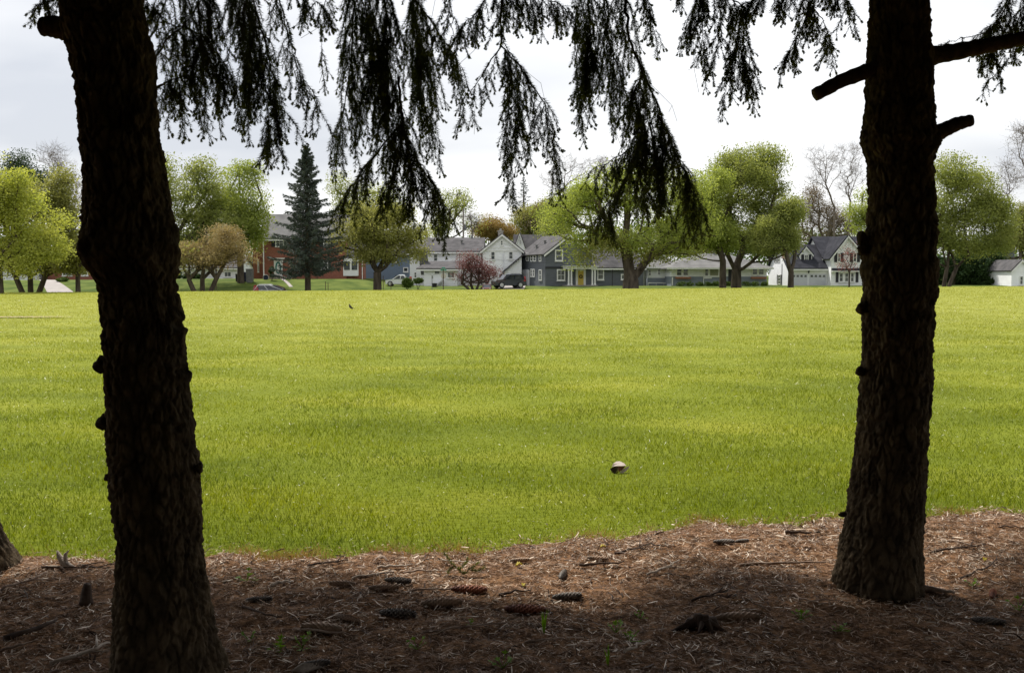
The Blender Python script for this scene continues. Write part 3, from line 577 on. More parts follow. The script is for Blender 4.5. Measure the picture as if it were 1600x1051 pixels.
# limbs from the trunks out to the boughs (above the picture)
def limb(parent, pts, r): 
    mb = MB(); q = [Vector(p) for p in pts]; s_ = []
    for a, b in zip(q[:-1], q[1:]):
        for k in range(5): s_.append(a.lerp(b, k / 5))
    s_.append(q[-1]); mb.tube(s_, [r * (1 - 0.7 * i / (len(s_) - 1)) for i in range(len(s_))], 8); mb.build('branch', M['bough_wood'], parent, smooth=True)
for (pp, Y, px, r) in ((tL, 4.6, 330, .03), (tL, 4.75, 410, .03), (tL, 5.0, 600, .035)):
    a = cL(3.5); b = P(px, -60, Y); limb(pp, [a, a.lerp(b, .5) + Vector((0, 0, .25)), b + Vector((0, 0, 0.02))], r)
for (pp, Y, px, r) in ((tR, 4.8, 780, .03), (tR, 5.2, 960, .035), (tR, 5.0, 1080, .03), (tR, 4.7, 1300, .025), (tR, 5.0, 1650, .03)):
    a = cR(3.5); b = P(px, -60, Y); limb(pp, [a, a.lerp(b, .5) + Vector((0, 0, .25)), b + Vector((0, 0, 0.02))], r)
# crowns of the spruces (above the picture): drooping fronds of needles
def frond(g, n=1500):
    """unit bough along +x, length 1"""
    u = g.random(n) ** 0.8; s_ = (g.random(n) * 2 - 1) * (0.42 * (1 - u) + 0.10) * np.minimum(1, u * 5)
    z = 0.08 * np.sin(u * 3) - 0.22 * u * u - np.abs(s_) * 0.15 - g.random(n) ** 1.5 * 0.16
    c = np.stack([u, s_, z], -1); d = np.stack([0.5 + g.normal(0, .3, n), s_ * 1.2 + g.normal(0, .4, n), -0.5 - g.random(n)], -1); d /= np.linalg.norm(d, axis=1, keepdims=True)
    w = np.cross(d, g.normal(size=(n, 3))); w /= np.linalg.norm(w, axis=1, keepdims=True); l = 0.05 + 0.05 * g.random(n)
    return np.stack([c - w * .011, c + w * .011, c + d * l[:, None]], 1)
def crown(parent, cx, cy, z0, z1, R0, seed, inview=True, step=0.42, nb=7):
    g = np.random.default_rng(seed); fr = [frond(g) for _ in range(3)]; out = []
    z = z0
    while z < z1:
        Rz = R0 * (1 - (z - z0) / (z1 - z0 + 1.5)) * (0.9 + 0.2 * g.random()) + 0.2
        for b in range(nb):
            a = g.random() * 6.28; f = fr[g.integers(0, 3)] * Rz * (0.75 + 0.35 * g.random())
            ca, sa = math.cos(a), math.sin(a)
            x = f[..., 0] * ca - f[..., 1] * sa + cx; y = f[..., 0] * sa + f[..., 1] * ca + cy
            out.append(np.stack([x, y, f[..., 2] + z + g.normal() * .1], -1))
        z += step
    T = np.concatenate(out)
    if inview:                             # boughs end above the browse line that the photo shows
        c = T.mean(1); lim = CAM_H + 0.282 * c[:, 1] + 0.22
        bad = (c[:, 1] > 0.3) & (c[:, 2] < lim); T = T[~bad]
        c = T.mean(1); T = T[~((np.abs(c[:, 0]) < 0.9) & (np.abs(c[:, 1]) < 1.6) & (c[:, 2] < 2.3))]
    n = len(T); mesh_np('crown', T.reshape(-1, 3), np.arange(n * 3).reshape(-1, 3), M['needle_far'], parent, rnd=np.repeat(g.random(n), 3))
crown(tL, cL(3.5).x, YL, 3.0, 14, 3.4, 1)
crown(tR, cR(3.5).x, YR, 3.0, 14, 3.7, 2)
crown(tE, cE(3.5).x, YE, 3.2, 13, 2.5, 3)
def shade_spruce(x, y, label, seed, z0=1.7, R0=3.6):  # unseen trees added to keep skylight off the foreground
    t = empty('spruce_tree', (x, y, 0), label, 'spruce tree', 'unseen spruces added for shade')
    mb = MB(); mb.tube([(x, y, -.1), (x + .05, y, .3), (x, y, 4), (x, y, 13)], [.28, .2, .17, .03], 16); mb.build('trunk', M['bark'], t, smooth=True)
    crown(t, x, y, z0, 13, R0, seed, True, .5, 7)
shade_spruce(-2.3, -2.6, 'unseen spruce added behind the viewpoint to shade the litter, left one', 11)
shade_spruce(2.6, -3.0, 'unseen spruce added behind the viewpoint to shade the litter, right one', 12)
shade_spruce(5.8, 2.6, 'unseen spruce beyond the right frame edge, added to shade the litter', 13, 2.6)
shade_spruce(-5.6, 1.6, 'unseen spruce beyond the left frame edge, added to shade the litter', 14, 2.2)
shade_spruce(0.2, -6.5, 'unseen spruce added for shade behind the viewpoint, farthest from the lawn', 15)
# ------------------------------------------------------------------ background trees
def grow(fork, targets, base_pts, r0, seed, curve=0.12, expo=2.3):
    g = np.random.default_rng(seed)
    pos = [np.array(p, float) for p in base_pts]; par = [-1] + list(range(len(base_pts) - 1))
    cost = [0.0] * len(pos); fk = len(pos) - 1
    T = sorted([np.array(t, float) for t in targets], key=lambda t: np.linalg.norm(t - pos[fk]))
    tips = []
    for t in T:
        A = np.array(pos[fk:]); d = np.linalg.norm(A - t, axis=1); cst = np.array(cost[fk:])
        up = np.maximum(0, A[:, 2] - t[2]) * 0.8                    # do not grow downward from above
        j = int(np.argmin(d * 1.0 + cst * 0.55 + up)) + fk
        p = pos[j]; L = np.linalg.norm(t - p); k = max(1, min(7, int(L / 1.1))); prev = j; c0 = cost[j]
        sag = np.array([0, 0, 1.0]) * L * curve * (0.3 + g.random())
        for i in range(1, k + 1):
            s_ = i / k; q = p * (1 - s_) + t * s_ + sag * (-math.sin(math.pi * s_) * 0.55) + g.normal(0, 0.035 * L / k, 3) * (0 if i == k else 1)
            pos.append(q); par.append(prev); cost.append(c0 + L * s_); prev = len(pos) - 1
        tips.append(prev)
    w = np.zeros(len(pos)); 
    for t in tips: w[t] += 1
    ch = np.zeros(len(pos))
    for i in range(len(pos) - 1, 0, -1): w[par[i]] += w[i]
    w = np.maximum(w, 1); rr = r0 * (w / w[fk]) ** (1 / expo) * 0.9
    for i in range(fk + 1): rr[i] = r0 * (1.25 - 0.25 * i / max(1, fk)) if fk else r0
    return pos, par, rr
def skeleton(pos, par, rr, rmin, name, mat, parent, extra=None):
    V = []; Fc = []; k = 5
    for i in range(1, len(pos)):
        a, b = Vector(pos[par[i]]), Vector(pos[i]); ra, rb = max(rr[par[i]] if par[i] and rr[par[i]] < rr[i] * 1.6 else rr[i] * 1.25, rmin), max(rr[i], rmin)
        if i < 2 or par[i] == 0: ra = rr[par[i]]
        t = (b - a)
        if t.length < 1e-6: continue
        t.normalize(); u = t.orthogonal().normalized(); w = t.cross(u); n = len(V); a2 = a - t * ra * 0.3
        for (c, r_) in ((a2, ra), (b, rb)):
            for j in range(k):
                an = 6.2832 * j / k; V.append(tuple(c + (u * math.cos(an) + w * math.sin(an)) * r_))
        for j in range(k): Fc.append((n + j, n + (j + 1) % k, n + k + (j + 1) % k, n + k + j))
    for br in (extra or []):
        for a, b, ra, rb in ((br[0], br[1], .016, .012), (br[1], br[2], .012, .007)):
            t = (b - a).normalized(); u = t.orthogonal().normalized(); w = t.cross(u); n = len(V)
            for (c, r_) in ((a, ra), (b, rb)):
                for j in range(3):
                    an = 2.0944 * j; V.append(tuple(c + (u * math.cos(an) + w * math.sin(an)) * r_))
            for j in range(3): Fc.append((n + j, n + (j + 1) % 3, n + 3 + (j + 1) % 3, n + 3 + j))
    return mesh_np(name, V, Fc, mat, parent, smooth=True)
def leaf_mesh(cs, n, spread, size, mat, parent, seed, name='crown', flat=0.7, weights=None):
    g = np.random.default_rng(seed); cs = np.array(cs); i = g.integers(0, len(cs), n)
    c = cs[i] + np.clip(g.normal(0, 1, (n, 3)), -1.7, 1.7) * np.array([spread, spread, spread * flat])
    s_ = size * (0.6 + 0.8 * g.random(n)); nr = g.normal(size=(n, 3)) + np.array([0, 0, 0.8]); nr /= np.linalg.norm(nr, axis=1, keepdims=True)
    u = np.cross(nr, g.normal(size=(n, 3))); u /= np.linalg.norm(u, axis=1, keepdims=True); v = np.cross(nr, u)
    V = np.stack([c - u * s_[:, None] * .5, c + v * s_[:, None] * .32, c + u * s_[:, None] * .5, c - v * s_[:, None] * .32], 1).reshape(-1, 3)
    cl = g.random(len(cs)); r = np.clip(0.7 * cl[i] + 0.3 * g.random(n), 0, 1)
    return mesh_np(name, V, (np.arange(n)[:, None] * 4 + np.arange(4)[None, :]), mat, parent, rnd=np.repeat(r, 4))
def lobes_pts(lobes, Y, n, g, shell=0.45):
    """lobes: (px,py,rx_px,ry_px[,dY m]) -> clump centres inside the union, denser toward the outside"""
    out = []; s = Y / F_PX; sub = []
    for l in lobes:                                   # each lobe breaks into smaller masses that bulge from it
        sub.append((l[0], l[1], l[2] * .7, l[3] * .7, l[4] if len(l) > 4 else 0))
        for k in range(max(4, int(l[2] / 5))):
            d = g.normal(size=3); d /= np.linalg.norm(d); q = .30 + .16 * g.random()
            sub.append((l[0] + d[0] * l[2] * .70, l[1] - d[2] * l[3] * .72, max(6, l[2] * q), max(5, l[3] * q * .9), (l[4] if len(l) > 4 else 0) + d[1] * l[2] * s * .6))
    lobes = sub; ar = np.array([l[2] * l[3] for l in lobes], float); ar /= ar.sum()
    for k in range(n):
        l = lobes[g.choice(len(lobes), p=ar)]; c = P(l[0], l[1], Y + (l[4] if len(l) > 4 else 0))
        d = g.normal(size=3); d /= np.linalg.norm(d); r = (shell + (1 - shell) * g.random()) if g.random() < 0.75 else g.random()
        out.append(np.array([c.x + d[0] * r * l[2] * s, c.y + d[1] * r * l[2] * s * 0.8, c.z + d[2] * r * l[3] * s]))
    return out
def tree(label, Y, tx, tw, lobes, mat, seed, n_clump=150, n_leaf=14000, spread=0.7, size=0.30, fork=None, lean=0, cat='tree', name='leafy_tree', group=None, ntarg=70, base=None, curve=0.12, bark='tree_bark', rmin=0.02, expo=2.3, extra_leaf=None, stems=1, twigs=0, shell=.45):
    """tx trunk px, tw trunk width px, fork py of the first fork"""
    g = np.random.default_rng(seed); x = PX(tx, Y); z0 = float(hz(x, Y)) - 0.1 if base is None else base
    t = empty(name, (x, Y, z0 + 0.1), label, cat, group)
    top = min(l[1] - l[3] for l in lobes); bot = max(l[1] + l[3] for l in lobes)
    fp = fork if fork else bot - 5; zf = P(tx, fp, Y).z; r0 = tw / 2 / F_PX * Y
    cs = lobes_pts(lobes, Y, int(n_clump * 1.35), g, shell); tg = [cs[i] for i in g.choice(len(cs), min(ntarg, len(cs)), replace=False)]
    for s_ in range(stems):
        off = (s_ - (stems - 1) / 2) * r0 * 2.2
        fx = x + off * 1.5 + lean / F_PX * Y
        sub = tg if stems == 1 else [p for p in tg if (p[0] - x) * (s_ - (stems - 1) / 2) >= -1.2]
        if not sub: sub = tg
        bp = [(x + off * .6, Y, z0), (x + off * .6 + (fx - x - off * .6) * .25 , Y, z0 + (zf - z0) * .35), (fx, Y, zf)]
        po, pa, rr = grow(2, sub, bp, r0 / math.sqrt(stems) if stems > 1 else r0, seed + s_, curve, expo)
        if not twigs: skeleton(po, pa, rr, rmin, 'trunk', M[bark], t)
        if twigs:                                           # fine twig ends
            tips = po[3:]; tw_ = []
            for q in tips:
                for k in range(twigs):
                    q0 = Vector(q); d = Vector((g.normal(), g.normal() * .8, 0.5 + g.normal() * .5)).normalized(); L = 0.7 + 1.5 * g.random()
                    p1 = q0 + d * L * .5; d2 = (d + Vector((g.normal() * .4, g.normal() * .4, .2))).normalized(); p2 = p1 + d2 * L * .5
                    tw_.append((q0, p1, p2))
            skeleton(po, pa, rr, rmin, 'trunk', M[bark], t, tw_)
    if n_leaf: leaf_mesh(cs, int(n_leaf * 2.3), spread * .95, size * .76, M[mat], t, seed + 50)
    if extra_leaf:
        for (m2, n2, lb) in extra_leaf: leaf_mesh(lobes_pts(lb, Y, 60, g), n2, max(spread, .9), size, M[m2], t, seed + 70, name='leaf_cluster')
    return t
G1 = 'broadleaf trees along the far side of the field'
tree('bright yellow-green maple at the left photo edge with grey trunk', 92, 2, 10, [(-10, 340, 75, 90), (45, 350, 50, 60), (70, 375, 38, 35), (20, 290, 45, 45), (-40, 300, 60, 60), (30, 400, 50, 25), (95, 345, 20, 14)], 'bright', 1, 190, 20000, .65, .26, fork=410, group=G1)
tree('olive-green tree with dark clumped stems left of the big spruce trunk', 100, 50, 14, [(75, 340, 45, 60), (110, 370, 30, 50), (60, 390, 55, 35), (95, 300, 25, 35), (20, 410, 30, 20), (120, 410, 25, 20)], 'olive', 2, 170, 17000, .7, .26, fork=432, group=G1, stems=3)
tree('small dark-trunked tree nearest the driveway, half behind the left spruce', 97, 124, 7, [(120, 400, 32, 25), (145, 380, 30, 30), (105, 415, 20, 14)], 'olive', 3, 60, 5000, .6, .26, fork=430, group=G1)
tree('tall green tree right of the left spruce trunk, highest left crown', 122, 262, 12, [(280, 300, 55, 60), (265, 350, 60, 50), (310, 275, 30, 30), (330, 320, 40, 45), (240, 300, 40, 60), (240, 400, 40, 30), (300, 380, 50, 35), (300, 262, 26, 18), (335, 350, 40, 45), (270, 385, 30, 30)], 'green', 4, 190, 19000, .8, .3, fork=400, group=G1)
tree('rounded fresh green tree just left of the brick house', 126, 378, 10, [(380, 310, 45, 48), (350, 345, 50, 40), (400, 340, 30, 35), (330, 370, 35, 30), (375, 275, 30, 20), (405, 350, 22, 28), (400, 275, 18, 18), (390, 375, 30, 20)], 'lime', 5, 170, 15000, .8, .3, fork=400, group=G1)
tree('low tree with rust-orange new leaves in front of the brick house', 104, 318, 13, [(345, 375, 45, 22), (310, 395, 40, 18), (375, 395, 30, 18), (335, 405, 45, 14), (290, 400, 25, 14)], 'rust', 6, 120, 10000, .55, .2, fork=436, group=G1, stems=3, extra_leaf=[('olive', 2500, [(290, 400, 30, 16), (270, 410, 18, 14)])])
tree('spreading olive-yellow oak with one thick trunk, left of the white house', 108, 591, 13, [(600, 355, 60, 30), (560, 365, 38, 35), (640, 370, 38, 28), (600, 330, 50, 20), (610, 395, 50, 16), (560, 400, 28, 12), (655, 395, 22, 10)], 'olive', 7, 170, 15000, .65, .25, fork=425, group=G1, curve=.2)
tree('pale loose tree rising behind the oak, top between the boughs', 150, 560, 10, [(560, 310, 40, 45), (530, 290, 22, 25), (600, 330, 45, 40)], 'green', 8, 90, 5500, .9, .3, fork=380, group=G1, base=0, twigs=1)
tree('thin-leaved pale tree behind the white house roof left of the utility pole', 175, 690, 9, [(700, 330, 40, 35), (680, 360, 40, 25), (720, 305, 20, 14), (740, 350, 25, 20)], 'green', 9, 90, 4200, .9, .32, fork=385, group=G1, base=0, twigs=1)
tree('rounded orange tree behind the white house gable', 185, 770, 9, [(770, 352, 32, 17), (760, 362, 30, 14), (790, 365, 24, 12)], 'orange', 10, 90, 9000, .8, .3, fork=385, base=0, group=G1)
tree('dull brown-green tree behind the dark grey house roof', 190, 835, 10, [(840, 345, 42, 32), (820, 365, 35, 20), (865, 330, 30, 30), (800, 370, 22, 14)], 'olive', 11, 120, 12000, .9, .32, fork=385, base=0, group=G1, extra_leaf=[('brownbud', 4000, [(840, 340, 45, 30)])])
tree('huge spreading maple with thick low trunk and many limbs before the dark grey house', 112, 985, 25, [(900, 320, 60, 38), (960, 300, 70, 45), (1040, 320, 70, 48), (1090, 350, 45, 45), (870, 350, 45, 20), (930, 370, 70, 20), (1010, 375, 80, 22), (890, 385, 28, 12), (1000, 270, 60, 26), (1085, 300, 45, 40), (905, 402, 22, 10), (1060, 390, 40, 14)], 'lime', 12, 330, 24000, .75, .25, fork=437, group=G1, ntarg=130, curve=.22, expo=2.0, extra_leaf=[('olive', 5000, [(960, 385, 55, 18), (1030, 395, 50, 14), (905, 400, 25, 12)])], shell=.55)
tree('tall full elm with two dark trunks before the pale ranch house, right trunk', 122, 1149, 15, [(1170, 290, 65, 62), (1150, 260, 48, 34), (1210, 330, 45, 50), (1120, 330, 40, 50), (1180, 360, 65, 36), (1190, 250, 42, 28), (1225, 380, 28, 22)], 'green', 13, 260, 27000, .8, .28, fork=424, group=G1, ntarg=90)
tree('narrower fresh green tree left of the full elm, slim dark trunk', 118, 1128, 10, [(1110, 350, 32, 36), (1095, 320, 28, 38), (1130, 370, 32, 24), (1120, 290, 25, 28), (1085, 380, 24, 20)], 'lime', 14, 130, 12000, .7, .26, fork=408, group=G1)
tree('small dense green maple at the end of the white gabled house', 116, 1234, 9, [(1220, 355, 34, 34), (1205, 385, 28, 20), (1235, 330, 20, 25), (1190, 370, 20, 20), (1238, 380, 16, 16)], 'green', 15, 110, 12000, .65, .25, fork=425, group=G1, curve=.2)
tree('bright green tree mostly hidden behind the right spruce trunk', 150, 1380, 10, [(1360, 330, 32, 45), (1345, 350, 22, 30), (1390, 320, 45, 60), (1420, 310, 40, 60)], 'lime', 16, 120, 12000, .8, .3, fork=395, base=0, group=G1)
tree('big full green tree right of the right spruce with slanting trunk', 114, 1474, 9, [(1505, 305, 60, 64), (1485, 262, 40, 36), (1540, 345, 50, 52), (1470, 370, 40, 40), (1515, 385, 50, 22), (1520, 280, 40, 36), (1450, 330, 40, 60), (1570, 335, 14, 34)], 'green', 17, 250, 25000, .8, .27, fork=418, group=G1, lean=10, stems=2)
tree('dull green tree with brown stem at the right photo edge behind the white outbuilding', 165, 1566, 9, [(1580, 375, 28, 26), (1600, 345, 30, 28), (1560, 395, 20, 22), (1620, 380, 30, 30)], 'olive', 18, 90, 9000, .8, .32, fork=405, base=0, group=G1)
G2 = 'bare and budding trees behind the houses'
def bare_tree(label, Y, tx, tw, lobes, seed, n=170, fork=400, leaf=0, mat='brownbud', stems=1, twigs=4):
    n = int(n * 2.2); return tree(label, Y, tx, tw * .8, lobes, mat, seed, n, leaf, 1.0, .25, fork=fork, base=0, name='bare_tree', group=G2, ntarg=n, bark='twig_grey', rmin=.012, stems=stems, twigs=twigs, expo=1.8, curve=.05)
bare_tree('tall bare grey tree left of the left spruce trunk', 170, 105, 6, [(95, 265, 38, 50), (120, 300, 30, 40), (75, 240, 20, 20)], 21, 150, fork=350)
bare_tree('leafless tree with spread fork above the white gabled house, left one', 180, 1300, 4, [(1290, 265, 38, 36), (1270, 245, 22, 18), (1305, 240, 24, 18)], 22, 80, fork=325)
bare_tree('leafless tree above the white gabled house, right one beside the spruce trunk', 178, 1323, 4, [(1330, 275, 26, 40), (1340, 240, 18, 20), (1320, 300, 14, 20)], 23, 70, fork=340)
bare_tree('tall bare tree at the right photo edge', 165, 1590, 6, [(1600, 250, 36, 60), (1575, 290, 24, 40), (1610, 210, 25, 25), (1560, 320, 14, 20)], 24, 150, fork=350, leaf=500)
bare_tree('bare tree tops behind the huge maple crown', 190, 890, 6, [(890, 260, 38, 26), (930, 265, 40, 24), (860, 280, 25, 20), (960, 275, 30, 20)], 25, 130, fork=340)
bare_tree('thin bare tree between the utility pole and the orange tree', 172, 738, 4, [(737, 345, 10, 26)], 26, 24, fork=370)
tree('brownish budding tree behind the white gabled house chimney', 185, 1285, 8, [(1290, 340, 35, 34), (1265, 320, 25, 34), (1320, 345, 26, 26), (1260, 360, 24, 24)], 'brownbud', 27, 170, 9000, .9, .26, fork=385, base=0, name='budding_tree', group=G2, bark='twig_grey', twigs=2, ntarg=120)
tree('brown budding tree behind the ranch house roof', 180, 1090, 8, [(1080, 385, 40, 22), (1050, 370, 30, 20), (1110, 385, 22, 16)], 'brownbud', 28, 100, 6000, .9, .28, fork=400, base=0, name='budding_tree', group=G2, bark='twig_grey', twigs=1)
tree('dark green tree behind the left edge maple', 150, 40, 8, [(30, 260, 30, 24), (60, 275, 26, 24), (10, 290, 40, 30)], 'darkgreen', 29, 80, 7000, .9, .3, fork=380, base=0, group=G1)
tree('dense dark green tree between the elm and the white gabled house', 160, 1205, 8, [(1195, 385, 30, 26), (1170, 375, 30, 26), (1150, 385, 30, 16)], 'shrub', 30, 90, 9000, .8, .3, fork=410, base=0, group=G1)
tree('mid-green tree filling the gap behind the left side of the huge maple', 150, 880, 8, [(885, 330, 34, 36), (865, 355, 30, 22), (910, 310, 24, 24)], 'green', 130, 80, 7000, .9, .3, fork=385, base=0, group=G1)
tree('mid-green tree filling the gap between the huge maple and the elms', 152, 1075, 8, [(1070, 310, 32, 40), (1085, 350, 34, 34), (1050, 350, 26, 26)], 'green', 131, 90, 8000, .9, .3, fork=390, base=0, group=G1)
tree('mid-green tree low behind the brick house roof, right of the blue-grey spruce', 160, 545, 8, [(545, 345, 30, 24), (530, 360, 26, 18), (575, 350, 26, 22)], 'green', 132, 70, 6000, .9, .3, fork=385, base=0, group=G1)
# conifers
def conifer(label, Y, px, top, bot, base_py, wpx, mat, seed, trunkw=8, n=120, lv=110, name='conifer_tree', basez=None):
    g = np.random.default_rng(seed); x = PX(px, Y); z0 = float(hz(x, Y)) - .1 if basez is None else basez; t = empty(name, (x, Y, z0 + .1), label, 'tree', 'conifers behind the field')
    zt = P(px, top, Y).z; zb = P(px, bot, Y).z; mb = MB(); r = trunkw / 2 / F_PX * Y
    mb.tube([(x, Y, z0), (x, Y, zb), (x, Y, zt)], [r * 1.1, r, .03], 8); 
    Vv = []; W = wpx / F_PX * Y
    for k in range(n):
        f = (k + g.random()) / n; z = zb + (zt - zb) * f; L = (W * (1 - f) ** 0.85 * (0.42 + .82 * g.random()) * (1 - 0.22 * math.exp(-f * 12))) + .12; a = k * 2.4 + g.random()
        d = np.array([math.cos(a), math.sin(a), 0]); up = 0.18 if f < .75 else 0.5
        tip = np.array([x, Y, z]) + d * L + np.array([0, 0, -0.16 * L + up * L * 0.5])
        mid = np.array([x, Y, z]) + d * L * .55 + np.array([0, 0, -0.16 * L])
        mb.tube([(x, Y, z), tuple(mid), tuple(tip)], [.035, .025, .01], 3, False)
        m = int(lv * (0.25 + L / W)); s_ = g.random(m) ** .7
        c = np.where(s_[:, None] < .55, np.array([x, Y, z]) + (mid - [x, Y, z]) * (s_[:, None] / .55), mid + (tip - mid) * ((s_[:, None] - .55) / .45))
        c = c + np.stack([-d[1] * (q := g.normal(0, .20, m) * (1.2 - s_) * min(1.3, L / 1.5)), d[0] * q, -abs(g.normal(0, .13, m)) - abs(q) * .2], -1)
        dr = d * 0.8 + g.normal(0, .45, (m, 3)) + np.array([0, 0, -.25]); dr /= np.linalg.norm(dr, axis=1, keepdims=True); w = np.cross(dr, g.normal(size=(m, 3))); w /= np.linalg.norm(w, axis=1, keepdims=True)
        Vv.append(np.stack([c - w * .05, c + w * .05, c + dr * .26], 1))
    mb.build('trunk', M['tree_bark'], t); V = np.concatenate(Vv); n2 = len(V)
    mesh_np('crown', V.reshape(-1, 3), np.arange(n2 * 3).reshape(-1, 3), M[mat], t, rnd=np.repeat(g.random(n2), 3))
conifer('tall blue-grey spruce standing in front of the brick house', 106, 482, 226, 425, 453, 66, 'bluespruce', 31, 9, 240, 200)
conifer('dark conifer top showing above the brown-green trees', 195, 818, 276, 385, 400, 34, 'bluespruce', 32, 6, 90, 60, basez=0)
conifer('small dark conifer beyond the driveway by the left photo edge', 140, 60, 400, 445, 448, 14, 'darkgreen', 33, 4, 40, 30)
# bushes
def bush(label, Y, px, py, rx, ry, mat, seed, n=1500, size=.14, name='bush', group='shrubs by the houses', base=None, cat='shrub', stems=4):
    g = np.random.default_rng(seed); c = P(px, py, Y); s = Y / F_PX; zb = float(hz(c.x, Y)) if base is None else base
    t = empty(name, (c.x, Y, zb), label, cat, group); mb = MB(); cs = []
    for k in range(50):
        d = g.normal(size=3); d /= np.linalg.norm(d); r = .5 + .45 * g.random(); cs.append((c.x + d[0] * r * rx * s, Y + d[1] * r * rx * s * .7, max(zb + .08, c.z + d[2] * r * ry * s)))
    for k in range(stems): q = cs[k * 3]; mb.tube([(c.x + (k - stems / 2) * .05 * rx * s, Y, zb - .05), ((c.x + q[0]) / 2, Y, (zb + q[2]) / 2), q], [.035, .025, .012], 4, False)
    mb.build('stem', M['tree_bark'], t); leaf_mesh(cs, n, max(.08, min(rx, ry) * s * .22), size, M[mat], t, seed, flat=.8, name='foliage')
    return t
tree('broad purple-leaved ornamental tree with many stems before the white house', 124, 742, 8, [(745, 415, 32, 22), (728, 410, 22, 18), (765, 425, 20, 18), (745, 432, 38, 12), (735, 400, 18, 12)], 'purple', 41, 100, 4200, .5, .17, fork=443, name='ornamental_tree', stems=4, group='flowering trees', ntarg=80)
tree('little tree with sparse red and pink leaves before the white gable', 122, 1325, 2.4, [(1325, 405, 18, 22), (1325, 420, 24, 8), (1330, 390, 10, 10)], 'pinkred', 42, 60, 330, .35, .16, fork=425, name='ornamental_tree', group='flowering trees', twigs=1)
bush('clipped dark green hedge block left of the white house', 124, 637, 442, 9, 8, 'shrub', 43, 3000)
bush('lighter shrub beside the porch corner of the white house', 125, 653, 439, 8, 5, 'shrub', 44, 2000)
for i, (px, w, lb) in enumerate([(1064, 8, 'under the left flower box'), (1078, 6, 'second from the left along the ranch house'), (1093, 7, 'at the downspout of the ranch house'), (1106, 6, 'under the picture window, left'), (1118, 8, 'under the picture window, right'), (1137, 6, 'between the two elm trunks'), (1166, 8, 'right of the elm trunk'), (1180, 8, 'under the right flower box'), (1194, 6, 'at the right end of the ranch house')]):
    bush('round foundation shrub ' + lb, 130.5, px, 444, w, 4.5, 'shrub', 50 + i, 900, .12, group='foundation shrubs of the ranch house')
bush('low round shrub left of the little red-leaved tree', 133, 1316, 447, 6, 4, 'shrub', 61, 900, .12)
bush('low round shrub right of the little red-leaved tree', 133, 1334, 447, 7, 4, 'shrub', 62, 900, .12)
bush('flat clipped shrub beside the left driveway', 128, 97, 437, 12, 3.5, 'shrub', 63, 1800, .12)
for i, (a, b, rx, ry) in enumerate([(1490, 420, 22, 26), (1520, 415, 26, 30), (1550, 415, 24, 32), (1568, 430, 14, 18), (1465, 425, 16, 24), (1505, 438, 26, 10), (1540, 440, 26, 9)]):
    bush('dark green hedge shrub right of the spruce, %s' % ['beside the slanting trunk', 'in the middle and tall', 'tallest of them', 'next to the white outbuilding', 'against the spruce trunk edge', 'low front one on the left', 'low front one on the right'][i], 134 + i % 3, a, b, rx, ry, 'darkgreen', 70 + i, 5000, .3, group='overgrown hedge shrubs', stems=5)
bush('white flowering shrub above the hedge by the right spruce', 138, 1537, 394, 10, 8, 'whitebloom', 80, 500, .16)
bush('dark shrub left of the brick house', 132, 300, 432, 18, 5, 'darkgreen', 81, 2500, .2)
bush('dark shrub mass below the tall green tree', 134, 268, 430, 16, 8, 'darkgreen', 82, 2500, .2)
bush('dark clipped shrub beside the brick house door', 128, 425, 425, 5, 10, 'darkgreen', 83, 1500, .15)
# far wood closing the view behind the houses
def far_wood():
    g = np.random.default_rng(99); cs = []
    for k in range(1500):
        y = 215 + 60 * g.random(); px = -250 + 2100 * g.random(); top = np.interp(px, [-250, 0, 300, 640, 700, 800, 1000, 1250, 1600, 1850], [380, 370, 375, 385, 380, 375, 350, 358, 375, 375]) + 8 * math.sin(px * .05)
        py = top + (430 - top) * g.random() ** 1.5; p = P(px, py, y); cs.append((p.x, p.y, max(p.z, .5)))
    o = leaf_mesh(cs, 60000, 1.6, .75, M['shrub'], None, 99, name='far_wood'); tag(o, 'distant mass of green woodland closing the gaps behind the houses', 'woodland', kind='stuff')
far_wood()
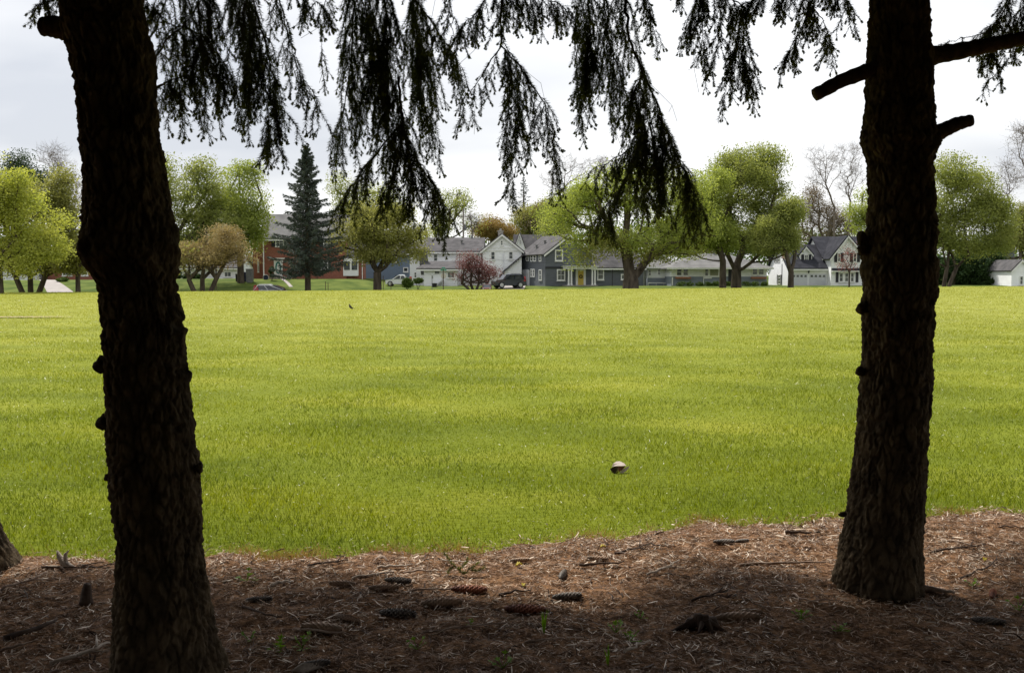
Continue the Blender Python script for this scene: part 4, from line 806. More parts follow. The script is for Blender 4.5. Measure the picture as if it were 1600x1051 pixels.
# ------------------------------------------------------------------ houses
class Face:                                        # vertical wall plane: origin, right, outward normal
    def __init__(s, o, ang): s.o = Vector(o); s.r = Vector((math.cos(ang), math.sin(ang), 0)); s.n = Vector((math.sin(ang), -math.cos(ang), 0))
    def at(s, px, py):
        d = ray(px, py); c = Vector((0, 0, CAM_H)); t = (s.o - c).dot(s.n) / d.dot(s.n); q = c + d * t - s.o
        return q.dot(s.r), q.z
    def p(s, a, z, out=0.0): return s.o + s.r * a + Vector((0, 0, z)) + s.n * out
def fbox(mb, f, a0, a1, z0, z1, o0, o1):
    mb.hexa([f.p(a0, z0, o0), f.p(a1, z0, o0), f.p(a1, z1, o0), f.p(a0, z1, o0)], [f.p(a0, z0, o1), f.p(a1, z0, o1), f.p(a1, z1, o1), f.p(a0, z1, o1)])
def window(par, f, x0, y0, x1, y1, fr=0.12, panes=(1, 2), shutters=0, frame='trim', glass='glass', sill=True, name='window', px=True, mull=.05):
    if px: (a0, z1), (a1, z0) = f.at(x0, y0), f.at(x1, y1)
    else: a0, z1, a1, z0 = x0, y0, x1, y1
    m = MB(); fbox(m, f, a0, a0 + fr, z0, z1, 0.0, .07); fbox(m, f, a1 - fr, a1, z0, z1, 0.0, .07); fbox(m, f, a0 + fr, a1 - fr, z1 - fr, z1, 0, .072); fbox(m, f, a0 + fr, a1 - fr, z0, z0 + fr, 0, .072)
    for i in range(1, panes[0]): c = a0 + (a1 - a0) * i / panes[0]; fbox(m, f, c - mull / 2, c + mull / 2, z0 + fr, z1 - fr, 0, .05)
    for i in range(1, panes[1]): c = z0 + (z1 - z0) * i / panes[1]; fbox(m, f, a0 + fr, a1 - fr, c - mull / 2, c + mull / 2, 0, .052)
    if sill: fbox(m, f, a0 - .05, a1 + .05, z0 - .08, z0 - .003, 0, .12)
    w = m.build(name, M[frame], par); g = MB(); fbox(g, f, a0 + fr * .9, a1 - fr * .9, z0 + fr * .9, z1 - fr * .9, 0.005, .022); g.build('pane', M[glass], w)
    if shutters:
        for (b0, b1) in ((a0 - shutters, a0 - .01), (a1 + .01, a1 + shutters)):
            s_ = MB(); fbox(s_, f, b0, b1, z0, z1, 0, .06)
            for k in range(5): zz_ = z0 + (z1 - z0) * (k + .5) / 5; fbox(s_, f, b0 + .04, b1 - .04, zz_ - .04, zz_ + .04, .06, .075)
            s_.build('shutter', M['shutter'], par)
    return w
def slab(mb, a, b, c, d, t=.16):
    a, b, c, d = map(Vector, (a, b, c, d)); n = (b - a).cross(d - a).normalized(); n = n if n.z > 0 else -n
    mb.hexa([a, b, c, d], [q + n * t for q in (a, b, c, d)])
def gable_block(par, f, a0, a1, zb, ze, apex_a, zr, depth, wall, roof, over=.35, trim=True, over_e=.3, walln='wall', roofn='roof'):
    """block whose gable end lies in face f"""
    back = -f.n * depth; m = MB(); m.prism([f.p(a0, zb), f.p(a1, zb), f.p(a1, ze), f.p(apex_a, zr), f.p(a0, ze)], back); m.build(walln, M[wall], par)
    r = MB(); zo = .02
    sl0 = (zr - ze) / (apex_a - a0); sl1 = (zr - ze) / (a1 - apex_a)
    L = f.p(a0 - over_e, ze - over_e * sl0 + zo, over); Rr = f.p(a1 + over_e, ze - over_e * sl1 + zo, over); A = f.p(apex_a, zr + zo, over)
    bk = -f.n * (depth + 2 * over)
    slab(r, L, A, A + bk, L + bk); slab(r, A, Rr, Rr + bk, A + bk); ro = r.build(roofn, M[roof], par)
    if trim:
        t = MB()
        for (q, s0) in ((L, sl0), (Rr, sl1)):
            up = Vector((0, 0, .02)); e = f.n * .05; dn = Vector((0, 0, -.24)); a_, b_ = q + f.n * .005, A + f.n * .005
            t.hexa([a_ + dn, b_ + dn, b_ + up, a_ + up], [a_ + dn + e, b_ + dn + e, b_ + up + e, a_ + up + e])
        t.build('rake_trim', M['trim'], par)
    return ro
def side_block(par, f, a0, a1, zb, ze, zr, depth, wall, roof, over=.4, hip=0, walln='wall', roofn='roof', back=None):
    """block whose eave runs along face f"""
    m = MB(); bk = -f.n * depth
    if hip: m.prism([f.p(a0, zb), f.p(a1, zb), f.p(a1, ze), f.p(a0, ze)], bk)
    else: m.prism([f.p(a0, zb), f.p(a0, ze), f.p(a0, zr) - f.n * depth / 2, f.p(a0, ze) + bk, f.p(a0, zb) + bk], f.r * (a1 - a0))
    m.build(walln, M[wall], par); r = MB(); sl = (zr - ze) / (depth / 2); z1 = ze - over * sl + .02
    A, B = f.p(a0 - over, z1, over), f.p(a1 + over, z1, over); Cc, D = f.p(a1 + over, z1, -depth - over), f.p(a0 - over, z1, -depth - over)
    R0, R1 = f.p(a0 - over + hip, zr + .02, -depth / 2), f.p(a1 + over - hip, zr + .02, -depth / 2)
    if hip:
        e = Vector((0, 0, -.16)); r.add([A, B, Cc, D, R0, R1, A + e, B + e, Cc + e, D + e], [(0, 1, 5, 4), (1, 2, 5), (2, 3, 4, 5), (3, 0, 4), (0, 6, 7, 1), (1, 7, 8, 2), (2, 8, 9, 3), (3, 9, 6, 0), (9, 8, 7, 6)])
    else: slab(r, A, B, R1, R0); slab(r, R0, R1, Cc, D)
    ro = r.build(roofn, M[roof], par); g = MB(); a_, b_ = A + f.n * .005, B + f.n * .005; dn = Vector((0, 0, -.2)); e = f.n * .08
    g.hexa([a_ + dn, b_ + dn, b_, a_], [a_ + dn + e, b_ + dn + e, b_ + e, a_ + e]); g.build('gutter', M['trim'], par); return ro
def chimney(par, f, a, dist, z0, z1, w, mat='chim'):
    m = MB(); c = f.p(a, (z0 + z1) / 2, -dist); m.box(c, w, w, z1 - z0); m.box(f.p(a, z1 + .07, -dist), w + .15, w + .15, .14); m.box(f.p(a, z1 + .3, -dist), w * .4, w * .4, .3); m.build('chimney', M[mat], par)
def pipes(par, f, lst, mat='metal', r=.06):
    for (px, y0, y1, out) in lst:
        a, z0 = f.at(px, y0); _, z1 = f.at(px, y1); m = MB(); m.tube([f.p(a, z0, out), f.p(a, z1, out)], r, 6); m.build('downspout', M[mat], par)
def vents(par, pts):
    for q in pts: m = MB(); m.tube([q, Vector(q) + Vector((0, 0, .45))], .12, 8); m.box(Vector(q) + Vector((0, 0, .48)), .4, .4, .1); m.build('roof_vent', M['metal'], par)
# --- dark grey house
g_o = P(852, 447, 131.0); hd = empty('grey_house', (g_o.x, g_o.y, 0.02), 'dark grey clapboard house with yellow front door and white porch columns', 'house', 'houses across the field')
FA = math.radians(19); f = Face((g_o.x, g_o.y, 0), FA); zb = -.3
a1 = f.at(925, 400)[0]; ze = f.at(852, 396)[1]; zr = f.at(888, 367)[1]; ap = f.at(889, 367)[0]
gable_block(hd, f, 0, a1, zb, ze, ap, zr, 9.5, 'grey_siding', 'roof_grey')
lw = Face(f.p(a1, 0, .0), FA)
zw = f.at(940, 417)[1]; L2 = f.at(1008, 430)[0] - a1
side_block(hd, Face(f.p(a1 + .01, 0, -.6), FA), 0, L2, zb, zw, zw + 2.2, 6.5, 'grey_siding', 'roof_grey', over=.3)
m = MB(); aa, zz1 = f.at(853, 418); fbox(m, f, -.02, a1 * .62, zz1 - .06, zz1 + .12, 0, .1); m.build('belt_course', M['shutter'], hd)
window(hd, f, 867, 390, 879.5, 408, .16, (1, 2)); window(hd, f, 870, 420.5, 883, 438.5, .16, (2, 2))
f2 = Face(f.p(0, 0, -.6), FA); window(hd, f2, 933, 420, 943.5, 437.5, .15, (1, 2)); window(hd, f2, 970, 428, 977, 437, .13, (1, 1))
# half-round attic window
ac, zc_ = f.at(890, 381.5); m = MB(); pts = [f.p(ac + .55 * math.cos(t), zc_ + .6 * math.sin(t), .002) for t in np.linspace(0, math.pi, 13)]; m.prism(pts, f.n * .06); w_ = m.build('window', M['trim'], hd)
m = MB(); m.prism([f.p(ac + .38 * math.cos(t), zc_ + .1 + .40 * math.sin(t), .064) for t in np.linspace(0, math.pi, 13)], f.n * .01); m.build('pane', M['glass'], w_)
# porch
pf = Face(f.p(0, 0, 1.5), FA)
pa0, pz1 = pf.at(887, 417.5); pa1, _ = pf.at(932, 417.5); pz0 = pf.at(900, 446)[1]
m = MB(); fbox(m, pf, pa0 - .1, pa1 + .1, pz1 - .22, pz1 + .08, -1.5, 0.02); fbox(m, pf, pa0 - .25, pa1 + .25, pz1 + .083, pz1 + .17, -1.5, .2); m.build('porch_roof', M['trim'], hd)
m = MB(); fbox(m, pf, pa0 - .2, pa1 + .2, -.3, pz0 + .05, -1.5, .1); m.build('porch_floor', M['concrete'], hd)
for cx in (889.5, 893.8, 926.5, 930.6):
    ca, _ = pf.at(cx, 430); m = MB(); m.tube([pf.p(ca, pz0 + .05, -.2), pf.p(ca, pz0 + .2, -.2), pf.p(ca, pz0 + .24, -.2), pf.p(ca, pz1 - .42, -.2), pf.p(ca, pz1 - .36, -.2), pf.p(ca, pz1 - .225, -.2)], [.16, .16, .115, .10, .16, .16], 10); m.build('porch_column', M['trim'], hd)
dd0, dz1 = f.at(899.5, 421); dd1, _ = f.at(915, 421); dz0 = pz0 + .05
m = MB(); fbox(m, f, dd0, dd0 + .3, dz0, dz1, 0, .08); fbox(m, f, dd1 - .3, dd1, dz0, dz1, 0, .08); fbox(m, f, dd0 + .3, dd1 - .3, dz1 - .15, dz1, 0, .082); df = m.build('door_frame', M['trim'], hd)
m = MB(); fbox(m, f, dd0 + .302, dd1 - .302, dz0, dz1 - .152, 0, .05); d_ = m.build('door', M['yellow'], hd)
dc = (dd0 + dd1) / 2; m = MB(); m.tube([f.p(dc + .2 * math.cos(t), (dz0 + dz1) / 2 + .1 + .2 * math.sin(t), .09) for t in np.linspace(0, 6.283, 15)], .06, 6); m.build('wreath', M['tree_bark'], d_)
m = MB(); m.box(f.p(dd1 - .4, dz0 + .95, .075), .05, .05, .12); m.build('handle', M['metal'], d_)
# side wall with garage door and small windows
sdir = -f.n; fs = Face(f.p(0, 0, 0) + sdir * 9.5, math.atan2(f.n.y, f.n.x))
def at2(px, py): return fs.at(px, py)
m = MB(); (q0, r1), (q1, r0) = fs.at(815.8, 422), fs.at(827.2, 448.5); fbox(m, fs, q0, q1, zb, r1, 0, .05); gd = m.build('garage_door', M['trim'], hd)
m = MB()
for k in range(3): fbox(m, fs, q0 + .15, q1 - .15, .2 + k * .72, .2 + k * .72 + .6, .05, .062)
m.build('door_panel', M['white_wall'], gd)
for (a, b, c, d) in ((822.2, 395, 826, 408), (829, 398, 832.6, 408.5), (834, 398, 837.8, 408.5), (842.3, 398, 846, 408.5), (829, 420, 832, 433), (832.4, 420, 835.6, 433), (842.3, 421, 846.8, 438.5)): window(hd, fs, a, b, c, d, .14, (1, 2), sill=False)
rp_ = f.p(ap * .5, (ze + zr) / 2 + .1, -4.5); vents(hd, [rp_, f.p(ap * .25, ze + (zr - ze) * .25 + .15, -5.5)])
m = MB(); mp_ = f2.p(f2.at(946, 430)[0], 0, 2.2); m.tube([mp_ - Vector((0, 0, .3)), mp_ + Vector((0, 0, 1.9))], .05, 6); m.box(mp_ + Vector((0, 0, 2.05)), .2, .2, .3)
lp = m.build('lamp_post', M['black'], None, loc=(mp_.x, mp_.y, 0)); tag(lp, 'thin black lamp post right of the porch columns', 'lamp post')
# --- white house with gable
wo_ = P(745, 447, 138); hw = empty('white_house', (wo_.x, wo_.y, 0.02), 'large two-storey white house with grey roofs behind the purple tree', 'house', 'houses across the field')
f = Face((wo_.x, wo_.y, 0), 0); a0 = 0; a1 = f.at(815, 400)[0]; ze = f.at(815, 391)[1]; ap, zr = f.at(784.5, 366.5)
gable_block(hw, f, ap * 2 - a1 + 0, a1, zb, ze, ap, zr, 11, 'white_siding', 'roof_grey')
fbm = MB(); fbox(fbm, f, ap * 2 - a1, a1, ze - .1, ze + .08, 0, .1); fbox(fbm, f, ap * 2 - a1, a1, f.at(784, 387)[1] - .06, f.at(784, 387)[1] + .06, 0, .08); fbm.build('belt_course', M['trim'], hw)
window(hw, f, 781.5, 375, 786.5, 384, .12, (1, 2)); window(hw, f, 766.5, 392.5, 774, 406, .12, (1, 2)); window(hw, f, 794.5, 392.5, 802, 405.5, .12, (1, 2))
window(hw, f, 779, 427, 786, 437, .1, (1, 1))
pipes(hw, f, [(786.5, 392, 446, .1)], 'white_wall', .05)
chimney(hw, f, f.at(782, 365)[0], 1.2, zr - .5, f.at(782, 361.5)[1], .7, 'chim')
fl = Face((PX(664, 140), 140, 0), 0); b1 = fl.at(752, 400)[0]
side_block(hw, fl, 0, b1, zb, fl.at(700, 392.5)[1], fl.at(700, 371)[1], 10, 'white_siding', 'roof_grey')
window(hw, fl, 677, 396.5, 684.5, 408.5, .12, (1, 2)); window(hw, fl, 736, 398, 742, 408, .12, (1, 2))
fc = Face((PX(655, 137), 137, 0), 0); m = MB()
m.hexa([fc.p(.3, 1.5, .0), fc.p(1.5, 1.5, 0), fc.p(1.0, 4.9, 0), fc.p(-.1, 4.9, 0)], [fc.p(.3, 1.5, -.9), fc.p(1.5, 1.5, -.9), fc.p(1.0, 4.9, -.9), fc.p(-.1, 4.9, -.9)]); m.build('stair_roof', M['roof_grey'], hw)
fp_ = Face((PX(663, 134), 134, 0), 0); c1 = fp_.at(714, 420)[0]; zt = fp_.at(690, 420.5)[1]
m = MB(); m.prism([fp_.p(0, zb), fp_.p(0, zt), fp_.p(0, zt + .1, -6), fp_.p(0, zb, -6)], fp_.r * c1); m.build('porch_wall', M['white_wall'], hw)
r = MB(); slab(r, fp_.p(-1.0, zt - .02, .4), fp_.p(c1 + 1.5, zt - .02, .4), fp_.p(c1 + .8, zt + 1.0, -4.4), fp_.p(.3, zt + 1.0, -4.4)); r.build('porch_roof', M['roof_grey'], hw)
m = MB(); fbox(m, fp_, -1.0, c1 + 1.5, zt - .22, zt - .03, .35, .45); m.build('gutter', M['trim'], hw)
window(hw, fp_, 678.5, 423, 687.5, 428.5, .06, (1, 1), sill=False); window(hw, fp_, 698.5, 424.5, 711, 434.5, .1, (2, 1), sill=True)
ac_ = fp_.at(690, 441)[0]; m = MB(); m.tube([fp_.p(fp_.at(683, 444)[0], fp_.at(683, 444)[1], .6), fp_.p(fp_.at(692, 436)[0], fp_.at(692, 436)[1], .6)], .04, 5); m.build('handrail', M['metal'], hw)
for k in range(6): m = MB(); a_ = fp_.at(681 + k * 2, 440)[0]; m.box(fp_.p(a_, .1 + .14 * k, .6), .3, 1.0, .1); m.build('step', M['white_wall'], hw)
fe = Face((PX(641, 141), 141, 0), 0); e1 = fe.at(664, 400)[0]; side_block(hw, fe, 0, e1, zb, 4.6, 6.0, 7, 'white_wall', 'roof_grey', over=.2, walln='wing_wall', roofn='wing_roof'); window(hw, fe, 650, 401, 653, 408, .07, (1, 2)); window(hw, fe, 647, 425, 651, 434, .07, (1, 2))
fg = Face((PX(788, 136.5), 136.5, 0), 0); m = MB(); g1 = fg.at(815, 430)[0]; gz = fg.at(800, 425)[1]
m.prism([fg.p(0, zb), fg.p(g1, zb), fg.p(g1, 3.9), fg.p(0, gz)], Vector((0, 1.3, 0))); m.build('lean_to_wall', M['white_wall'], hw)
r = MB(); slab(r, fg.p(-.3, gz - .15, .4), fg.p(g1 + .2, 4.15, .4), fg.p(g1 + .2, 4.15, -1.4), fg.p(-.3, gz - .15, -1.4)); r.build('lean_to_roof', M['roof_grey'], hw)
vents(hw, [fl.p(fl.at(692, 371)[0], fl.at(700, 371)[1] - .1, -5), fl.p(fl.at(735, 371)[0], fl.at(700, 371)[1] - .1, -5), fl.p(fl.at(720, 380)[0], 5.9, -2.6)])
# house behind
o_ = P(807, 430, 158); hb = empty('grey_house', (o_.x, o_.y, 0), 'small white gable with grey roof peeking between the white and dark grey houses', 'house', 'houses across the field')
f = Face((o_.x, o_.y, 0), 0); ap, zr = f.at(812, 365); a1 = f.at(820, 388)[0]; gable_block(hb, f, 0 - .3, a1, 0, f.at(812, 388)[1], ap, zr, 8, 'white_siding', 'roof_grey', over_e=.1)
window(hb, f, 811, 375, 814.5, 382, .1, (1, 2)); fr = Face(f.p(a1, 0, -1.5), 0); side_block(hb, fr, -1.4, 7, 0, 4.8, zr - .1, 6, 'white_siding', 'roof_grey', walln='wing_wall', roofn='wing_roof')
# --- blue house
o_ = P(560, 440, 150); hb = empty('blue_house', (o_.x, o_.y, 0), 'blue-grey sided house seen behind the oak and white car', 'house', 'houses across the field')
f = Face((o_.x, o_.y, 0), 0); b1 = f.at(640, 400)[0]; side_block(hb, f, 0, b1, 0, f.at(600, 395)[1], f.at(600, 375)[1], 9, 'blue_siding', 'roof_grey'); window(hb, f, 630, 417.5, 638, 425, .12, (1, 1)); window(hb, f, 612, 399, 620, 410, .12, (1, 2)); window(hb, f, 585, 418, 592, 430, .12, (1, 2))
# --- brick house
o_ = P(411, 437, 133); hr = empty('brick_house', (o_.x, o_.y, .9), 'two-storey red brick house behind the blue-grey spruce', 'house', 'houses across the field')
FB = math.radians(6); f = Face((o_.x, o_.y, 0), FB); a1 = f.at(541, 420)[0]; ze = f.at(450, 371)[1]; zr = ze + 3.2; zbb = .3
side_block(hr, f, 0, a1, zbb, ze, zr, 9, 'brick', 'roof_light'); a2 = f.at(568, 420)[0]; f3 = Face(f.p(a1 + .01, 0, -.4), FB)
side_block(hr, f3, 0, a2 - a1, zbb, f.at(550, 402)[1], f.at(550, 402)[1] + 2.3, 7, 'brick', 'roof_light', walln='wing_wall', roofn='wing_roof')
for (a, b, c, d, s_) in ((430, 373.5, 444, 385.5, .5), (466, 374, 478, 386, .5), (505, 374, 517, 386, .5), (461, 414, 472, 422.5, 0), (500, 408, 513, 422, .4)): window(hr, f, a, b, c, d, .14, (2, 2), shutters=s_)
fb = Face(f3.p(0, 0, .5), FB); (q0, z1_), (q1, z0_) = fb.at(536, 404), fb.at(560, 431)
m = MB(); fbox(m, fb, q0, q1, z0_, z1_, -.5, 0); bw = m.build('bay_window', M['trim'], hr)
for k in range(2): g_ = MB(); w = (q1 - q0) / 2; fbox(g_, fb, q0 + k * w + .12, q0 + (k + 1) * w - .12, z0_ + .8, z1_ - .35, .004, .03); g_.build('pane', M['glass'], bw)
pipes(hr, f, [(411.5, 372, 437, .1), (403, 0, 0, 0)][:1], 'trim', .09); pipes(hr, f3, [(566, 405, 436, .1)], 'trim', .06)
(q0, z1_), (q1, z0_) = f.at(428, 407), f.at(442, 432); m = MB(); fbox(m, f, q0, q1, z0_, z1_, 0, .1); dr = m.build('front_door', M['trim'], hr)
m = MB(); mc = f.p((q0 + q1) / 2, (z0_ + z1_) / 2 + .1, .14)
for k in range(14): m.tube([mc + f.r * (.30 * math.cos(k * .45)) + Vector((0, 0, .75 * math.sin(k * .45))), mc + f.r * (.30 * math.cos(k * .45 + .5)) + Vector((0, 0, .75 * math.sin(k * .45 + .5)))], .10, 6)
m.build('wreath', M['teal'], dr)
m = MB(); fbox(m, f, q0 - .5, q1 + 1.2, .3, z0_, 0, 1.6); m.build('stoop', M['pinkstone'], hr)
for k in range(3): m = MB(); fbox(m, f, q0 + .3, q1 + .9, .4, z0_ - .2 * (k + 1), 1.6 + k * .35, 1.95 + k * .35); m.build('step', M['concrete'], hr)
m = MB(); fbox(m, f, q0 - .3, q1 + .3, z1_ + .2, z1_ + .35, 0, .5); m.build('door_hood', M['trim'], hr)
fsd = Face(f.p(0, 0, 0) - f.n * 9, math.atan2(f.n.y, f.n.x)); 
FS = Face(f.p(-1.6, 0, -2.0), FB); m = MB(); fbox(m, FS, 0, 1.6, zbb, ze - .3, -7, 0); m.build('side_wing', M['brick'], hr)
window(hr, FS, 400.5, 371, 404, 388, .08, (1, 2)); window(hr, FS, 402, 405, 405, 425, .08, (1, 2))
# --- ranch house
o_ = P(1057, 446, 133.5); hn = empty('ranch_house', (o_.x, o_.y, .1), 'low pale ranch house with grey hipped roof and blue-grey lower walls', 'house', 'houses across the field')
f = Face((o_.x, o_.y, 0), 0); a0 = f.at(1049, 430)[0]; a1 = f.at(1198, 430)[0]; ze = f.at(1100, 415.5)[1]; zr = f.at(1100, 395.5)[1]; zm = f.at(1100, 432)[1]
D = 10; side_block(hn, f, a0, a1, zm, ze, zr, D, 'white_siding', 'roof_light', over=.75, hip=5.0)
m = MB(); fbox(m, f, a0 - .02, a1 + .02, -.3, zm - .003, -D, .03); m.build('lower_wall', M['blue_low'], hn)
fw = Face((PX(1011, 139), 139, 0), 0); w1 = fw.at(1056, 430)[0]; side_block(hn, fw, 0, w1, zm - .2, fw.at(1030, 415)[1], fw.at(1030, 399)[1] + .2, 8, 'white_siding', 'roof_light', hip=3, over=.5, walln='wing_wall', roofn='wing_roof')
m = MB(); fbox(m, fw, -.02, w1, -.3, zm - .203, -8, .03); m.build('lower_wall', M['blue_low'], hn)
for (a, b, c, d, p_, gl) in ((1056.5, 418.5, 1066, 431.5, (1, 2), 'glass'), (1066.5, 418.5, 1076, 431.5, (1, 2), 'glass'), (1100.5, 418.5, 1107.5, 432, (1, 2), 'glass'), (1108, 418.5, 1123.5, 432, (1, 1), 'curtain'), (1174.5, 417.5, 1184, 430, (1, 2), 'glass'), (1184.5, 417.5, 1194, 430, (1, 2), 'glass')): window(hn, f, a, b, c, d, .12, p_, glass=gl)
for (a, b, c, d) in ((1013, 421, 1017.5, 431), (1027.5, 420, 1031.5, 429.5), (1044.5, 420, 1048, 431), (1049, 424, 1051.5, 431)): window(hn, fw, a, b, c, d, .09, (1, 2), sill=False)
for (a, c) in ((1055, 1079), (1173, 1197)): (q0, z1_), (q1, z0_) = f.at(a, 432.5), f.at(c, 435.5); m = MB(); fbox(m, f, q0, q1, z0_, z1_, .04, .35); m.build('flower_box', M['woodbox'], hn)
m = MB(); fbox(m, f, f.at(1100, 434)[0], f.at(1112, 434)[0], zm - .28, zm - .1, .035, .1); m.build('window_box', M['trim'], hn)
pipes(hn, f, [(1099.3, 417, 446, .1)], 'trim', .06); pipes(hn, f, [(1050.5, 433, 446, .15)], 'trim', .08)
m = MB(); m.tube([fw.p(fw.at(1012, 442)[0], fw.at(1012, 442)[1], .8), fw.p(fw.at(1036, 442)[0], fw.at(1036, 442)[1], .8), fw.p(fw.at(1049, 444)[0], fw.at(1049, 444)[1], .8)], .06, 6)
for px in (1012, 1024, 1036, 1049): a_ = fw.at(px, 443)[0]; m.tube([fw.p(a_, -.2, .8), fw.p(a_, fw.at(px, 442.6)[1], .8)], .04, 5)
tag(m.build('handrail', M['trim'], None, loc=fw.p(2, 0, .8)), 'low white handrail beside the ranch house wing', 'railing')
(q0, z1_), (q1, z0_) = f.at(1138, 419), f.at(1145, 443); m = MB(); fbox(m, f, q0, q1, z0_, z1_, .03, .08); m.build('front_door', M['shutter'], hn)
vents(hn, [f.p(f.at(1096, 397)[0], zr - .15, -4.9), f.p(f.at(1127, 397)[0], zr - .15, -4.9)])
m = MB(); fbox(m, Face((PX(999, 141), 141, 0), 0), 0, 1.1, -.3, 2.3, -.1, 0); tag(m.build('garden_gate', M['trim'], None, loc=(PX(999, 141), 141, 0)), 'small white board fence left of the ranch house wing', 'fence')
# --- white gabled house with garage
o_ = P(1232, 447, 134); hg = empty('white_house', (o_.x, o_.y, .1), 'white cape house with dark roofs, dormer, two garage doors and front gable', 'house', 'houses across the field')
f = Face((o_.x, o_.y, 0), 0); a1 = f.at(1295, 430)[0]; ze = f.at(1260, 418.5)[1]; zr = f.at(1260, 382)[1]
side_block(hg, f, 0, a1, zb, ze, zr, 10.5, 'white_wall', 'roof_dark', over=.3)
m = MB(); fbox(m, f, 0, a1, f.at(1260, 428)[1] + .02, ze - .15, .0, .05); m.build('garage_lintel', M['trim'], hg)
for (x0, x1) in ((1237, 1261.5), (1265, 1290.5)):
    (q0, z1_), (q1, _) = f.at(x0, 428), f.at(x1, 428); m = MB()
    for k in range(4): h = (z1_ + .1) / 4; fbox(m, f, q0, q1, -.1 + k * h, -.1 + (k + 1) * h - .02, .02, .06)
    gd = m.build('garage_door', M['garage'], hg)
    for k in range(4): w = (q1 - q0) / 4; m = MB(); fbox(m, f, q0 + k * w + .12, q0 + (k + 1) * w - .1, z1_ - .42, z1_ - .14, .062, .075); m.build('pane', M['glass'], gd)
m = MB(); a_, z_ = f.at(1263.3, 424); m.box(f.p(a_, z_ + .1, .12), .22, .2, .3); m.box(f.p(a_, z_ - .15, .1), .12, .12, .2); m.build('wall_lamp', M['black'], hg)
# end wall (faces left)
fe = Face((o_.x, o_.y + 10.5, 0), math.radians(-90)); fe.n = Vector((-1, 0, 0)); fe.r = Vector((0, -1, 0))
window(hg, fe, 1211.5, 398, 1214.5, 410, .08, (1, 2), shutters=.4, sill=False); window(hg, fe, 1216, 398, 1219, 410, .08, (1, 2), sill=False); window(hg, fe, 1216, 429, 1220, 444, .09, (1, 3), shutters=.5, sill=False)
pipes(hg, fe, [(1222.5, 412, 446, .06)], 'metal', .04)
# dormer
fd = Face(f.p(0, 0, -1.6), 0); (q0, _), (q1, _) = fd.at(1250.5, 400), fd.at(1269, 400); zd0 = fd.at(1260, 411)[1]; zd1 = fd.at(1260, 397)[1]; apd, zdr = fd.at(1259.5, 386)
gable_block(hg, fd, q0, q1, zd0, zd1, apd, zdr, 3.2, 'white_wall', 'roof_dark', over=.15, over_e=.15, walln='dormer_wall', roofn='dormer_roof'); window(hg, fd, 1256.5, 397.5, 1263, 409.5, .1, (2, 2), shutters=.38, sill=False)
chimney(hg, f, f.at(1264, 380)[0], 5.2, zr - .5, f.at(1264, 371)[1] + .5, .85)
# main gable
fm = Face((PX(1296.5, 132.5), 132.5, 0), 0); (g0, zg), (g1, _) = fm.at(1297, 402), fm.at(1353, 402); apg, zgr = fm.at(1325, 369)
ed = 0.0; gable_block(hg, fm, 0, g1, zb, zg + .0, apg, zgr, 11, 'white_siding', 'roof_dark', over=.25, over_e=.25, walln='gable_wall', roofn='gable_roof')
fmr = Face((PX(1285, 135.5), 135.5, 0), 0); zq = fmr.at(1290, 402)[1]; side_block(hg, fmr, 0, fmr.at(1375, 400)[0], ze - 1.0, zq, fm.at(1325, 369)[1] + .1, 9.5, 'white_siding', 'roof_dark', over=.35, walln='main_wall', roofn='main_roof')
window(hg, fm, 1308.5, 395, 1313, 409.5, .1, (1, 2), shutters=.42); window(hg, fm, 1333, 395, 1338.5, 409.5, .1, (1, 2), shutters=.42)
for (a, c) in ((1311, 1317.5), (1319.5, 1326), (1328.5, 1334.5)): window(hg, fm, a, 426, c, 440.5, .1, (1, 2))
for a in (1305.8, 1337): m = MB(); q0 = fm.at(a, 430)[0]; fbox(m, fm, q0, q0 + .36, fm.at(a, 441)[1], fm.at(a, 425)[1], 0, .06); m.build('shutter', M['shutter'], hg)
zpn = fm.at(1320, 421.5)[1]; m = MB(); slab(m, fm.p(.05, zpn - .1, .45), fm.p(g1 - .05, zpn - .1, .45), fm.p(g1 - .05, zpn + .15, .01), fm.p(.05, zpn + .15, .01), .08); m.build('pent_roof', M['roof_dark'], hg)
m = MB(); fbox(m, fm, 0.05, g1 - .05, zpn - .28, zpn - .12, 0, .42); m.build('pent_trim', M['trim'], hg)
# flag at the garage end
fq = P(1219, 400, 130.5); fo = empty('flag', (fq.x, fq.y, fq.z), 'small red and white striped flag hanging at the left end of the white gabled house', 'flag')
m = MB(); m.tube([P(1229, 409, 130.5), P(1218, 393, 130.3)], .03, 6); m.build('pole', M['trim'], fo)
m = MB(); m2 = MB(); A_, B_ = P(1220.5, 394.5, 130.3), P(1228, 398, 130.3); dn = P(1222, 403, 130.3) - P(1220.5, 394.5, 130.3)
for k in range(7):
    q = [A_ + (B_ - A_) * 0 + dn * (k / 7), A_ + (B_ - A_) + dn * (k / 7) * .8, A_ + (B_ - A_) + dn * ((k + 1) / 7) * .8, A_ + dn * ((k + 1) / 7)]
    (m if k % 2 == 0 else m2).hexa([v for v in q], [v + Vector((0, .015, 0)) for v in q])
m.build('red_stripes', M['flagred'], fo); m2.build('white_stripes', M['trim'], fo)
m = MB(); q = [A_ + Vector((0, -.02, 0)), A_ + (B_ - A_) * .4 + Vector((0, -.02, 0)), A_ + (B_ - A_) * .4 + dn * .45 + Vector((0, -.02, 0)), A_ + dn * .45 + Vector((0, -.02, 0))]; m.hexa(q, [v + Vector((0, .012, 0)) for v in q]); m.build('canton', M['flagblue'], fo)
